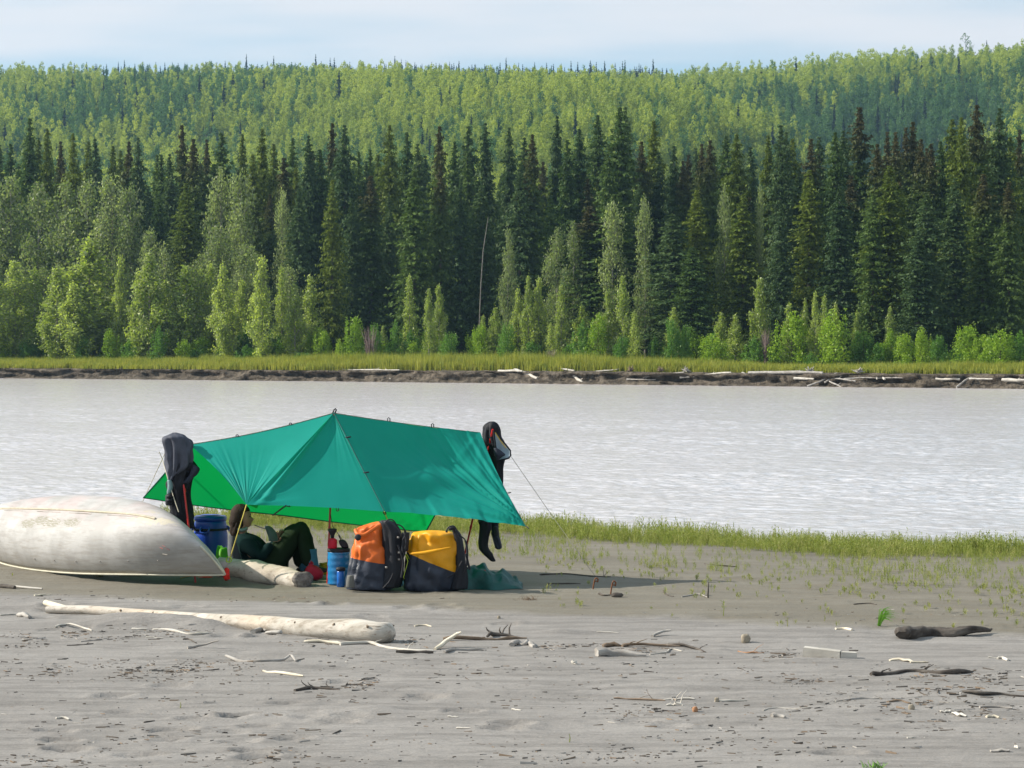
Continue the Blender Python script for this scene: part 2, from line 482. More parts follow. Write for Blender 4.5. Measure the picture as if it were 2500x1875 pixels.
me = mesh_np('river_water', np.stack([WX.ravel(), WY.ravel(), WZ.ravel()], 1), np.stack([ii, ii + 1, ii + nx + 1, ii + nx], 1), True, [water_material()])
o = bpy.data.objects.new('river_water', me); link(o); tag(o, 'silty pale river with small choppy ripples', kind='structure')

# ================================================================== FAR BANK
M_soil = surf('bank_soil', (.045, .037, .029), (.16, .135, .105), 1.6, .95, 1.0, 5, .25, .1, None, .38, .66)
M_forest_floor = surf('forest_floor', (.05, .055, .03), (.09, .085, .045), .4, .95, .5, 3, .1, .1)
us = np.arange(-190, 190, .22)
prof = [(4.5, 0.0), (3.0, 0.02), (2.0, .03), (1.4, .02), (.95, -.02), (.7, -.06), (.55, -.2), (.62, -.34), (.5, -.5), (.3, -.66), (.12, -.82), (-.15, -.98), (-.5, -1.10), (-.9, -1.22), (-1.6, -1.9)]
P = []
for i, (off, dz) in enumerate(prof):
    yy = bank_y(us)
    amp = 0.0 if i < 2 else (.35 if i < 5 else 1.0)
    if i == len(prof) - 1: amp = .2
    nn = fbm(us * .35, i * .35, 0, 4, 61) * 1.0 + .8 * fbm(us * .9, i * .6, 0, 3, 71)
    hh = FARG + dz * (1 + .12 * fbm(us * .12, 3.3, 0, 2, 81)) + (.10 * fbm(us * .8, i * .7, 0, 3, 91) if 1 < i < 13 else 0)
    P.append(np.stack([us, yy + off + amp * nn, hh], 1))
P = np.array(P); r_, c_ = P.shape[:2]
ii = (np.arange(r_ - 1)[:, None] * c_ + np.arange(c_ - 1)[None, :]).ravel()
me = mesh_np('bank', P.reshape(-1, 3), np.stack([ii, ii + c_, ii + c_ + 1, ii + 1], 1), True, [M_soil])
o = bpy.data.objects.new('eroded_bank', me); link(o); tag(o, 'crumbling dark soil bank at the far waterline', kind='structure')

CRX = [-300, 0, 250, 500, 700, 1000, 1300, 1500, 1700, 1800, 1900, 2000, 2200, 2350, 2500, 2900]
CRH = [(853 - v) / F * 1000 + 2.5 - 14.5 for v in (158, 158, 163, 166, 162, 163, 168, 172, 166, 160, 154, 146, 128, 115, 100, 90)]
def hill_h(x, y):
    x = np.asarray(x, float); y = np.asarray(y, float)
    pxn = x / np.maximum(y, 50) * F / 1250.0          # -1 .. 1 across the view
    t = np.clip((y - 330) / 670.0, 0, 3)
    rise = np.where(t < 1, t ** .92, 1 + .62 * (t - 1))
    H = np.interp(1250 + x / np.maximum(y, 50) * F, CRX, CRH)
    g = 12 * np.sin(x * .018 + y * .009 + .9) + 7 * fbm(x * .012, y * .012, 0, 3, 7) + 6 * fbm(x * .0045, y * .004, 0, 2, 17)
    gul = -38 * np.exp(-((x - .16 * y - (y - 640) * .10) / 38.0) ** 2) * sst(1.1, .4, t) * sst(.05, .3, t)
    return FARG + H * rise + (g + gul) * sst(0.02, .35, t) * sst(.98, .5, t)
xs = np.concatenate([[-2600, -1500, -900], np.arange(-560, 561, 8), [900, 1500, 2600]])
ys = np.concatenate([[0]], ) if False else np.concatenate([np.array([3.5, 8, 14, 22, 32, 45, 60, 80, 100, 120]), np.arange(130, 1000, 9), [1060, 1150, 1300, 1600, 2200]])
XX, OO = np.meshgrid(xs, ys)
bx = bank_y(XX)
YY = bx + OO
YY = np.where(OO > 110, np.maximum(YY, 200 + OO), YY)
ZZ = hill_h(XX, YY)
ZZ = np.where(OO < 100, FARG + .004, ZZ + .004)
ny, nx = XX.shape
ii = (np.arange(ny - 1)[:, None] * nx + np.arange(nx - 1)[None, :]).ravel()
me = mesh_np('hill', np.stack([XX.ravel(), YY.ravel(), ZZ.ravel()], 1), np.stack([ii, ii + 1, ii + nx + 1, ii + nx], 1), True, [M_forest_floor])
o = bpy.data.objects.new('hills', me); link(o); tag(o, 'flat far bank rising to a wooded hillside', kind='structure')
def far_ground(x, y):
    if y - bank_y(x) < 110: return FARG
    return float(hill_h(np.array([x]), np.array([y]))[0])

# ------------------------------------------------------------------ foliage meshes
def tris_from(C, U, W):
    """triangles: centres C, half vectors U and W (n,3)"""
    n = len(C)
    V = np.stack([C - U * .5 - W * .35, C + U * .5 - W * .35, C + W * .75], 1).reshape(-1, 3)
    return V, np.arange(n * 3).reshape(-1, 3)
def quads_from(C, U, W):
    n = len(C)
    V = np.stack([C - W, C + U * .55 - W * .1, C + W, C - U * .55 - W * .1], 1).reshape(-1, 3)
    return V, np.arange(n * 4).reshape(-1, 4)
def rdir(r, n):
    v = r.normal(size=(n, 3)); return v / np.linalg.norm(v, axis=1)[:, None]
def spruce(seed, mat, H=22.0, R=1.75, levels=84, per=7, tufts=5, thin=0.0, size=.36):
    r = np.random.default_rng(seed)
    C = []; W = []; U = []
    ph = r.random() * 9
    for L in range(levels):
        t = (L + r.random() * .6) / levels
        z = .6 + t * (H - .6)
        prof_ = min(1.0, .6 + 1.6 * t) * (1 - t) ** .70
        if t > .955: prof_ *= .12 + (1 - t) / .045 * .88
        lsz = size * (.40 + .60 * min(1, (1 - t) * 5))
        rad = R * max(prof_, .03) * (1 + .28 * math.sin(L * .55 + ph) * r.random() + .18 * r.normal())
        rad = max(rad, .05)
        k = per if t < .85 else max(3, per - 2)
        a0 = r.random() * 7
        for b_ in range(k):
            if r.random() < thin: continue
            a = a0 + 2 * math.pi * b_ / k + r.normal() * .25
            z = min(H * .985, max(.4, .6 + t * (H - .6) + r.normal() * .16 * (1 + 2 * (1 - t))))
            ln = rad * r.uniform(.45, 1.3) * (1 + .22 * math.sin(a * 2 + z * .9 + ph))
            droop = (.10 + .35 * (1 - t)) * ln
            for j in range(tufts):
                q = (j + .4 + r.random() * .5) / tufts
                rr = ln * q
                p = np.array([math.cos(a) * rr, math.sin(a) * rr, z - droop * q ** 1.3 + .10 * ln * max(0, q - .75)])
                for _ in range(3):
                    C.append(p + r.normal(size=3) * np.array([.10, .10, .06]) * (.6 + q) * lsz / size)
                    w = np.array([math.cos(a) * .55, math.sin(a) * .55, -.75]) + r.normal(size=3) * .45
                    w /= np.linalg.norm(w); W.append(w * lsz * r.uniform(.55, 1.1))
                    u = np.cross(w, r.normal(size=3)); u /= (np.linalg.norm(u) + 1e-6); U.append(u * lsz * r.uniform(.35, .75))
    V, Fc = tris_from(np.array(C), np.array(U), np.array(W))
    return mesh_np('spruce_crown', V, Fc, False, [mat])
def spruce_trunk(H, mat):
    b_ = MB(); b_.tube([(0, 0, -.4), (0.03, 0, H * .4), (0, .02, H * .97)], [.22, .15, .02], 7)
    me_ = bpy.data.meshes.new('spruce_trunk'); me_.from_pydata(b_.v, [], b_.f); me_.materials.append(mat); return me_
def broad(seed, mat, H=10.0, R=1.6, limbs=46, leaves=70, size=.20, shape='poplar', low=.12, lean=0.0, spread=.26):
    r = np.random.default_rng(seed)
    Cs = []; limb_lines = []
    for L in range(limbs):
        t = low + (1 - low) * (L + r.random()) / limbs
        if shape == 'poplar': env = math.sin(min(1, (t - low * .6) / .32) * math.pi / 2) * (1 - t ** 1.9) ** 1.05 * (1 + .22 * math.sin(t * 23 + seed * 1.7))
        elif shape == 'round': env = math.sqrt(max(0, 1 - ((t - .52) / .5) ** 2)) * (1 + .2 * r.normal())
        else: env = min(1, .35 + t * 1.1) * (1 - t ** 3) ** .6 * (1 + .25 * math.sin(t * 17 + seed))
        env = max(env, .06) * R
        a = r.random() * 2 * math.pi
        up = {'poplar': 1.5, 'round': .8, 'tall': 1.2}[shape] * r.uniform(.7, 1.3)
        end = np.array([math.cos(a) * env, math.sin(a) * env, t * H + env * up * .25])
        st_ = np.array([math.cos(a) * .04, math.sin(a) * .04, t * H - env * up * .75])
        st_[2] = max(st_[2], .3 + .1 * r.random())
        limb_lines.append((st_, end))
        k = int(leaves * r.uniform(.6, 1.3) * (.35 + .65 * env / R))
        q = r.beta(2.2, 1.1, size=k)[:, None]
        c = st_ + (end - st_) * q + np.array([0, 0, 1.0]) * (.12 * env * np.sin(q * 3))
        c = c + r.normal(size=(k, 3)) * spread * np.array([1, 1, 1.35]) * (.5 + .8 * q)
        Cs.append(c)
    C = np.concatenate(Cs); C[:, 2] = np.clip(C[:, 2], .1, H * 1.3)
    if shape != 'poplar': C[:, 2] = np.where(C[:, 2] > H, H - (C[:, 2] - H) * .6, C[:, 2])
    C[:, 0] += lean * C[:, 2]
    n = len(C)
    W = rdir(r, n) * size * r.uniform(.4, .75, size=(n, 1)); W[:, 2] = np.abs(W[:, 2]) + size * .12
    U = np.cross(W, rdir(r, n)); U /= np.linalg.norm(U, axis=1)[:, None] + 1e-6; U *= size * r.uniform(.45, .8, size=(n, 1))
    V, Fc = quads_from(C, U, W)
    return mesh_np('leaf_crown', V, Fc, False, [mat]), limb_lines
def clumpy(seed, mat, H, R, nb=16, leaves=150, size=.22, low=.15, shape='tall', spires=0):
    r = np.random.default_rng(seed); Cs = []; limb_lines = []
    for k in range(nb + spires):
        if k < nb:
            t = low + (1 - low) * (k + r.random()) / nb
            env = {'tall': min(1, .55 + t) * (1 - t ** 3.2) ** .6, 'bush': math.sqrt(max(0.02, 1 - ((t - .38) / .64) ** 2)), 'cone': min(1, .5 + 2 * t) * (1 - t) ** .7 + .05}[shape] * R
            a = k * 2.4 + r.normal() * .5; rad = env * r.uniform(.25, .85)
            rb = R * r.uniform(.26, .46) * (.55 + .45 * env / R); st_z = 1.25
            c = np.array([math.cos(a) * rad, math.sin(a) * rad, t * H - rb * .6])
            n = int(leaves * (rb / (R * .36)) ** 2)
        else:
            a = r.random() * 6.28; rad = R * .75 * math.sqrt(r.random()); rb = R * .13; st_z = 4.0
            c = np.array([math.cos(a) * rad, math.sin(a) * rad, H * r.uniform(.55, .86)]); n = leaves // 3
        d = rdir(r, n); d[:, 2] = d[:, 2] * .9 + .15
        q = (.55 + .55 * r.random((n, 1)) ** .6) * (1 + .25 * r.normal(size=(n, 1)))
        p = c + d * rb * q * np.array([1, 1, st_z]); Cs.append(p)
        limb_lines.append((np.array([0, 0, max(.2, c[2] - rad * 1.1)]), c))
    C = np.concatenate(Cs); C[:, 2] = np.maximum(C[:, 2], .05); n = len(C)
    W = rdir(r, n) * size * r.uniform(.4, .75, size=(n, 1)); W[:, 2] = np.abs(W[:, 2])
    U = np.cross(W, rdir(r, n)); U /= np.linalg.norm(U, axis=1)[:, None] + 1e-6; U *= size * r.uniform(.45, .8, size=(n, 1))
    V, Fc = quads_from(C, U, W)
    return mesh_np('leaf_crown', V, Fc, False, [mat]), limb_lines
def broad_trunk(H, limbs, mat, r0=.13, lean=0.0, k=14):
    b_ = MB(); b_.tube([(0, 0, -.3), (lean * H * .5, 0, H * .5), (lean * H * .92, 0, H * .92)], [r0, r0 * .6, .015], 7)
    for (s_, e_) in limbs[::max(1, len(limbs) // k)]:
        s2 = (s_[0] + lean * s_[2], s_[1], s_[2]); e2 = (e_[0] + lean * e_[2], e_[1], e_[2])
        b_.tube([s2, e2], [r0 * .28, .01], 4, cap=False)
    me_ = bpy.data.meshes.new('trunk'); me_.from_pydata(b_.v, [], b_.f); me_.materials.append(mat); return me_

M_bark = surf('spruce_bark', (.05, .04, .032), (.10, .085, .07), 3, .95, .6, 8, .05, .1)
M_pale_bark = surf('poplar_bark', (.16, .15, .13), (.30, .28, .24), 3, .9, .4, 8, .03, .1)
SP1 = leafmat('spruce_dark', [(0.043, 0.084, 0.022), (0.065, 0.115, 0.026), (0.090, 0.146, 0.030)], 0.3, .6, .03)
SP2 = leafmat('spruce_blue', [(0.038, 0.074, 0.027), (0.057, 0.102, 0.036), (0.084, 0.130, 0.044)], 0.3, .6, .03)
SP3 = leafmat('spruce_olive', [(0.072, 0.111, 0.016), (0.109, 0.151, 0.020), (0.145, 0.189, 0.026)], 0.3, .6, .03)
SP4 = leafmat('spruce_cones', [(0.047, 0.085, 0.022), (0.068, 0.113, 0.026), (0.092, 0.142, 0.030)], 0.3, .6, .03, rust=(.065, .042, .022))
PO1 = leafmat('poplar_leaf', [(0.168, 0.264, 0.040), (0.286, 0.388, 0.053), (0.386, 0.496, 0.079), (0.487, 0.595, 0.132)], 0.5, .4, .05, underside=(.26, .32, .13))
PO2 = leafmat('silver_poplar_leaf', [(0.117, 0.183, 0.047), (0.186, 0.260, 0.072), (0.273, 0.355, 0.111), (0.370, 0.451, 0.169)], 0.42, .45, .04, underside=(.18, .22, .12))
WI1 = leafmat('willow_leaf', [(0.072, 0.181, 0.028), (0.109, 0.232, 0.035), (0.145, 0.283, 0.046)], 0.5, .45, .05)
WI2 = leafmat('bush_leaf', [(0.157, 0.279, 0.022), (0.223, 0.359, 0.031), (0.297, 0.431, 0.044)], 0.5, .45, .05)
AS1 = leafmat('aspen_leaf', [(0.193, 0.265, 0.047), (0.274, 0.353, 0.068), (0.374, 0.447, 0.093)], 0.5, .5, .04)
AS2 = leafmat('aspen_leaf_green', [(0.060, 0.141, 0.057), (0.092, 0.186, 0.068), (0.123, 0.227, 0.091)], 0.5, .5, .03)  # deep leaf green, also used for the shade painted onto the hill
AS3 = leafmat('aspen_leaf_yellow', [(0.282, 0.359, 0.062), (0.361, 0.438, 0.077), (0.441, 0.504, 0.104)], 0.5, .5, .04)
RS = leafmat('ridge_spruce', [(.018, .036, .024), (.026, .048, .030)], .15, .7, .02)
TWIG = surf('dead_twig', (.12, .09, .09), (.20, .15, .14), 6, .9, .2, 20, .01, .1)

sp_trunk = spruce_trunk(22, M_bark)
SPR = []
for i, (mt, R_) in enumerate([(SP1, 2.3), (SP4, 2.1), (SP2, 2.4), (SP3, 2.3), (SP1, 2.7), (SP2, 2.0), (SP4, 2.3), (SP3, 2.6)]):
    SPR.append(spruce(100 + i, mt, 22.0, R_, 80, 8, 6, .10, .38))
def tree(name, label, cat, loc, crown, trunk, sc, rz, group):
    t = thing(name, label, cat, loc, group)
    t.scale = sc; t.rotation_euler = (0, 0, rz)
    c = bpy.data.objects.new('crown', crown); link(c, t)
    k = bpy.data.objects.new('trunk', trunk); link(k, t)
    return t
LM = [(0, "the canoe's left end"), (130, "the canoe's middle"), (260, "the canoe's high point"), (350, "the tarp's back corner"), (430, 'the grey wetsuit'),
      (520, 'the blue barrel'), (600, 'the seated person'), (680, "the person's knees"), (755, 'the red stuff sack'), (815, 'the tarp peak'), (900, 'the orange pack'), (985, 'the gap between packs'), (1060, 'the yellow pack'),
      (1130, "the yellow pack's harness"), (1210, 'the black wetsuit'), (1285, "the tarp's right tip"), (1375, 'the far guy line'), (1447, 'the left rusty peg'), (1510, 'the right rusty peg'), (1570, "the stout log's tip"), (1640, 'the pale crooked twig'),
      (1715, 'the forked twig'), (1766, 'the tallest seedling'), (1820, 'the lone brown stone'), (1900, 'the stubby chunk'), (1960, 'the pale plank'), (2060, 'the dark-ended stick'), (2150, 'the bright grass tuft'), (2215, 'the forked splinter'), (2290, 'the big dark log'), (2350, 'the paired white flakes'), (2420, "the dark log's tip"), (2490, 'the right photo edge')]
def near_lm(px):
    x, n_ = min(LM, key=lambda q: abs(q[0] - px)); d = px - x
    return ('straight above ' if abs(d) <= 12 else ('up-left of ' if d < 0 else 'up-right of ')) + n_
_used = {}
def uniq(lab, alts=('and slimmer', 'and farther back', 'and darker')):
    return lab

# spruce skyline: (px of the tip, py of the tip) read from the photograph
TIPS = [(0, 347), (28, 345), (75, 282), (96, 336), (117, 308), (150, 339), (180, 319), (217, 339), (234, 333), (277, 350), (316, 339), (339, 330), (385, 372), (415, 370), (446, 299), (473, 333), (506, 334),
        (542, 319), (593, 322), (641, 308), (669, 345), (715, 330), (754, 325), (782, 359), (812, 294), (842, 299), (876, 364), (904, 359), (952, 299), (994, 316), (1020, 345), (1073, 302), (1110, 339),
        (1144, 302), (1185, 294), (1243, 305), (1280, 330), (1300, 322), (1360, 277), (1385, 335), (1414, 308), (1459, 274), (1485, 345), (1513, 255), (1527, 255), (1566, 339), (1596, 288), (1645, 350),
        (1680, 372), (1713, 345), (1733, 336), (1772, 325), (1798, 322), (1832, 353), (1874, 325), (1905, 299), (1919, 316), (1934, 333), (1979, 333), (1999, 328), (2038, 316), (2058, 313), (2097, 255),
        (2140, 345), (2165, 316), (2185, 316), (2210, 305), (2227, 291), (2247, 333), (2272, 345), (2295, 339), (2323, 285), (2346, 280), (2383, 249), (2412, 330), (2439, 257), (2465, 328), (2487, 310)]
rr = random.Random(5)
def bank_hit(px, off):
    """place on the far bank at a given distance behind its edge, in line with photo column px"""
    k = (px - 1250.0) / F
    x = 0.0; y = 210.0
    for _ in range(30):
        y = float(bank_y(x)) + off; x = k * y
    return x, y
def place_spruce(px, ytop, off, label, group, wid=1.0, kind=None):
    x, y = bank_hit(px, off)
    z = FARG
    top = pt(px, ytop, y).z
    h = top - z
    k = rr.randrange(8) if kind is None else kind
    s = h / 22.0
    w = wid * rr.uniform(.95, 1.35) * (.55 + .45 * s)
    return tree('spruce_tree', label, 'spruce', (x, y, z), SPR[k], sp_trunk, (w, w, s), rr.uniform(0, 6.28), group)
ords = ['leftmost', 'second']
for i, (px, py) in enumerate(TIPS):
    rust = px in (446, 473, 812, 1073, 1979, 2272, 1680, 2210, 2097)
    kd = 1 if rust else None
    tone = 'rusty-topped' if rust else ('thick-crowned' if px in (542, 1513, 2097, 2383) else 'narrow dark')
    hh = 'tallest' if py < 285 else ('tall' if py < 325 else 'shorter')
    lab = f"{hh} {tone} spruce, on the dark skyline, {near_lm(px)}"
    if i == 0: lab = 'shorter narrow spruce at the very left photo edge on the dark skyline'
    place_spruce(px, py, rr.uniform(34, 62), lab, 'spruces making the dark skyline of the far bank', .95 * (1.35 if px in (542, 1513, 2097, 2383) else 1), kd)
# second and front rows
FRONT = [(455, 443, 24, 1.5, 3), (730, 455, 24, 1.0, 2), (812, 435, 20, 1.1, 3), (905, 425, 26, 1.25, 1), (1012, 411, 22, 1.5, 0), (1075, 400, 24, 1.0, 1), (1125, 440, 26, 1.1, 2), (950, 470, 30, 1, 5),
         (1270, 395, 28, 1, 2), (1440, 500, 22, 1.9, 1), (1500, 470, 23, 1.9, 4), (1640, 520, 20, 1.5, 2), (1700, 460, 24, 1.2, 3), (1690, 600, 18, 1.3, 4), (1815, 470, 24, 1.2, 3), (1905, 500, 22, 1.1, 5), (1975, 410, 25, 1.2, 3),
         (2050, 450, 24, 1.2, 2), (2130, 470, 22, 1.2, 0), (2170, 400, 24, 1.3, 3), (2260, 470, 20, 1.3, 2), (2330, 430, 25, 1.3, 5), (2400, 420, 24, 1.2, 1), (2460, 440, 22, 1.2, 1), (2240, 560, 18, 1.1, 5), (590, 440, 30, 1.2, 3),
         (660, 470, 30, 1, 1), (520, 480, 30, 1, 0), (390, 470, 30, 1.1, 0), (860, 480, 24, 1.1, 2), (1175, 450, 28, 1.1, 5), (1345, 480, 30, 1.1, 0), (1380, 540, 24, 1.1, 2), (1560, 440, 26, 1.1, 5), (300, 480, 36, 1, 0), (200, 470, 36, 1, 1), (100, 480, 36, 1, 2), (20, 470, 36, 1, 0)]
for (px, py, off, w, k) in FRONT:
    tone = {0: 'dark green', 1: 'rusty-topped dark', 2: 'blue-green', 3: 'olive green', 4: 'broad dark green', 5: 'slim blue-green'}[k]
    lab = f"{tone} front-row spruce topping out mid-forest, {near_lm(px)}"
    place_spruce(px, py, off, lab, 'front row of spruces on the far bank', w, k)
for i in range(108):
    px = -60 + 2620 * (i + rr.random()) / 108
    py = rr.uniform(355, 455)
    place_spruce(px, py, rr.uniform(38, 95), f'dark spruce deep in the stand, tip below the skyline, {near_lm(px)}', 'spruces filling the stand behind the front row', 1.05)

# broadleaf trees along the bank: px, top y, half-width px, offset, kind
POP = [broad(200 + i, PO1, 10, 1.7, 64, 130, .21, 'poplar', .04, spread=.17) if i < 3 else clumpy(200 + i, PO1, 10, 1.55, 44, 120, .21, .06, 'cone') for i in range(4)]
SIL = [clumpy(220 + i, PO2, 14, 2.7, 24, 260, .25, .22, 'tall') for i in range(4)]
WIL = [clumpy(240 + i, [WI1, WI2, WI1, WI2][i], 4, 1.5, 12, 190, .17, .12, ['bush', 'bush', 'cone', 'tall'][i], 6) for i in range(4)]
POPT = [broad_trunk(10, l, M_pale_bark, .10) for (_, l) in POP]
SILT = [broad_trunk(14, l, M_pale_bark, .18) for (_, l) in SIL]
WILT = [broad_trunk(4, l, M_bark, .05) for (_, l) in WIL]
def place_broad(kind, px, ytop, hw, off, label, cat, group, name):
    x, y = bank_hit(px, off); h = pt(px, ytop, y).z - FARG
    pool, tr, H0, R0 = {'pop': (POP, POPT, 10, 1.7), 'sil': (SIL, SILT, 14, 2.6), 'wil': (WIL, WILT, 4, 1.5)}[kind]
    k = rr.randrange(4)
    w = hw * y / F / R0
    return tree(name, label, cat, (x, y, FARG), pool[k][0], tr[k], (w, w, h / H0), rr.uniform(0, 6.28), group)
SILV = [(-20, 440, 70), (28, 425, 60), (95, 450, 60), (160, 440, 60), (215, 438, 60), (275, 432, 55), (320, 455, 45), (540, 415, 45), (590, 420, 45), (540, 560, 50), (690, 470, 25), (1240, 555, 26), (1360, 560, 40), (1400, 545, 40), (1495, 500, 50), (1575, 490, 35), (1768, 455, 26), (1855, 452, 16), (600, 600, 45), (370, 560, 40)]
for i, (px, py, hw) in enumerate(sorted(SILV)):
    d = 'tall' if py < 470 else 'middling'
    hw *= 1.2 if px < 900 else .95
    place_broad('sil', px, py, hw, 20 if py > 480 else 25, f"{d} {'lower' if py > 470 else 'upper'} silver-green loose-crowned poplar, {near_lm(px)}", 'poplar', 'silvery poplars among the spruces', 'poplar_tree')
POPV = [(-25, 660, 50), (36, 643, 48), (85, 655, 45), (140, 660, 45), (219, 594, 78), (180, 700, 45), (295, 636, 24), (340, 668, 30), (365, 628, 50), (405, 690, 28), (455, 655, 48), (490, 665, 26), (515, 650, 30), (545, 655, 34), (590, 690, 30), (640, 637, 34), (688, 650, 26), (720, 700, 28), (757, 680, 30),
        (1000, 672, 30), (1047, 710, 22), (1072, 702, 26), (1195, 800, 22), (1210, 755, 30), (1265, 710, 26), (1290, 680, 22), (1315, 684, 30), (1345, 790, 24), (1370, 703, 24), (1420, 750, 34), (1460, 770, 28), (1485, 716, 28), (1520, 680, 32), (1550, 760, 28), (1645, 755, 26), (1760, 768, 30), (1795, 774, 30), (1854, 685, 32), (1925, 740, 30), (1965, 735, 18), (1990, 719, 20), (2013, 721, 24), (2040, 745, 22), (2092, 765, 16), (2173, 755, 22), (1180, 770, 22), (935, 800, 16)]
for i, (px, py, hw) in enumerate(sorted(POPV)):
    d = 'broad' if hw > 45 else ('slender' if hw < 27 else 'pointed')
    hw *= 1.22 if px < 900 else 1.0
    place_broad('pop', px, py, hw, 12 + rr.uniform(-2, 4), f"{d} light green young poplar at the forest edge, {near_lm(px)}", 'poplar', 'young poplars along the forest edge', 'young_poplar')
WILV = [(2034, 784, 46, 1), (1933, 790, 44, 1), (2108, 816, 28, 0), (2176, 814, 30, 0), (2211, 825, 26, 0), (2252, 827, 28, 1), (2290, 837, 26, 0), (2366, 810, 44, 1), (2442, 805, 40, 0), (2490, 829, 34, 1), (2344, 856, 16, 0), (1675, 816, 20, 0), (2400, 840, 30, 0), (2140, 850, 24, 0),
        (869, 795, 26, 1), (915, 800, 20, 0), (965, 800, 26, 0), (1100, 808, 26, 1), (1175, 790, 26, 1), (1240, 800, 28, 1), (1300, 830, 30, 1), (1420, 780, 32, 1), (1460, 790, 28, 1), (1385, 830, 28, 1), (1640, 790, 24, 1), (1600, 840, 24, 0), (1740, 820, 34, 0), (1840, 830, 34, 0), (1010, 840, 30, 0), (1060, 850, 22, 0), (1520, 830, 34, 0), (1890, 850, 26, 0),
        (20, 820, 36, 0), (70, 835, 26, 0), (145, 825, 30, 1), (205, 830, 24, 0), (270, 825, 30, 0), (315, 830, 28, 0), (388, 812, 32, 0), (450, 830, 28, 0), (480, 845, 24, 1), (545, 840, 26, 1), (600, 835, 24, 1), (640, 825, 26, 1), (700, 830, 28, 0), (790, 815, 32, 1), (830, 840, 20, 1), (740, 850, 22, 1), (990, 850, 30, 1), (1980, 850, 26, 0)]
for i, (px, py, hw, br) in enumerate(sorted(WILV)):
    hw = hw * rr.uniform(.8, 1.35); py = py + rr.uniform(-22, 12)
    place_broad('wil', px, py, hw, 9 + rr.uniform(-2, 5), f"{'bright' if br else 'deep'} green {'larger' if hw > 29 else 'smaller'} willow bush, {near_lm(px)}", 'bush', 'willow bushes behind the far grass', 'willow_bush')
for i in range(64):
    px = -30 + 2570 * (i + rr.random()) / 64
    place_broad('wil', px, rr.uniform(790, 862), rr.uniform(20, 38), 12.5 + rr.uniform(0, 4), f"shaded low willow bush under the forest edge, {near_lm(px)}", 'bush', 'shaded bushes under the forest edge', 'willow_bush')
for i in range(20):
    px = -30 + 780 * (i + rr.random()) / 20
    place_broad('sil', px, rr.uniform(590, 720), rr.uniform(34, 56), 17.5 + rr.uniform(0, 3), f"rounded grey-green poplar filling behind the young poplars, {near_lm(px)}", 'poplar', 'poplars filling the left forest edge', 'poplar_tree')
# leafless purplish shrubs
for (px, py, hw) in [(905, 795, 26), (1870, 800, 16), (1345, 850, 16)]:
    x, y = bank_hit(px, 8.5); b = MB(); h = pt(px, py, y).z - FARG
    for _ in range(70):
        a = rr.uniform(0, 6.28); l = h * rr.uniform(.5, 1.0); q = hw * y / F * rr.uniform(.2, 1)
        b.tube([(x, y, FARG), (x + math.cos(a) * q * .5, y + math.sin(a) * q * .5, FARG + l * .6), (x + math.cos(a) * q, y + math.sin(a) * q, FARG + l)], [.03, .018, .006], 3, cap=False)
    tag(b.build('bare_shrub', TWIG, origin=(x, y, FARG)), f"leafless purplish shrub at the forest edge, {near_lm(px)}", 'shrub', 'bare shrubs on the far bank')
# leaning bare birch stem
x, y = bank_hit(1188, 21); b = MB()
b.tube([pt(1168, 860, y), pt(1174, 700, y), pt(1180, 610, y), pt(1192, 530, y + .3)], [.07, .06, .05, .02], 7)
tag(b.build('leaning_birch', surf('birch_bark', (.11, .105, .09), (.19, .18, .155), 4, .8, .2, 10, .02, .2), origin=(x, y, FARG)), 'thin pale leaning birch stem among spruces above the black wetsuit', 'birch')

# ------------------------------------------------------------------ hillside woods
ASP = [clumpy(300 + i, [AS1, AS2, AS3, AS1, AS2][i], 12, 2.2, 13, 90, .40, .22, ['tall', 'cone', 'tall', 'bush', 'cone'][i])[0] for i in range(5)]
RSP = [spruce(400 + i, RS, 14.0, 1.15, 30, 5, 2, size=.6) for i in range(3)]
r2 = np.random.default_rng(77)
pts_ = []; yq = 372.0
while yq < 1035:
    half = .245 * yq + 14
    st = 3.7 + (yq - 372) * .0006
    xx = np.arange(-half, half, st)
    for x_ in xx:
        pts_.append((x_ + r2.normal() * 1.5, yq + r2.normal() * 1.6))
    yq += st * 1.02
pts_ = np.array(pts_)
hz2 = hill_h(pts_[:, 0], pts_[:, 1])
patch = fbm(pts_[:, 0] * .02, pts_[:, 1] * .012, 0, 3, 55)
u = r2.random(len(pts_))
kind_ = np.where(u < .45 + .9 * patch, 2, np.where(u < .75 + .5 * patch, 0, np.where(u < .88, 3, np.where(u < .96, 1, 4))))
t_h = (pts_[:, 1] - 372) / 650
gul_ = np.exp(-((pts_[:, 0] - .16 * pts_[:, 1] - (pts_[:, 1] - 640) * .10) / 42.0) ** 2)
painted_shade = .95 * sst(.30, .0, t_h + .25 * patch) + .9 * gul_ * sst(1.0, .6, t_h) + .75 * sst(.1, .5, fbm(pts_[:, 0] * .008 + 5, pts_[:, 1] * .006, 0, 2, 151)) + .35 * sst(-60, -200, pts_[:, 0]) * sst(.9, .4, t_h)  # darker tree kinds stand in for shade on the base, gully and left
kind_ = np.where(r2.random(len(pts_)) < painted_shade * .85, np.where(r2.random(len(pts_)) < .6, 4, 1), kind_)
isp = (r2.random(len(pts_)) < .008 + .05 * np.clip(painted_shade, 0, 1))
kind_ = np.where(isp, 5 + r2.integers(0, 3, len(pts_)), kind_)
sc_ = r2.uniform(.65, 1.12, len(pts_)) * (1 + .25 * patch)
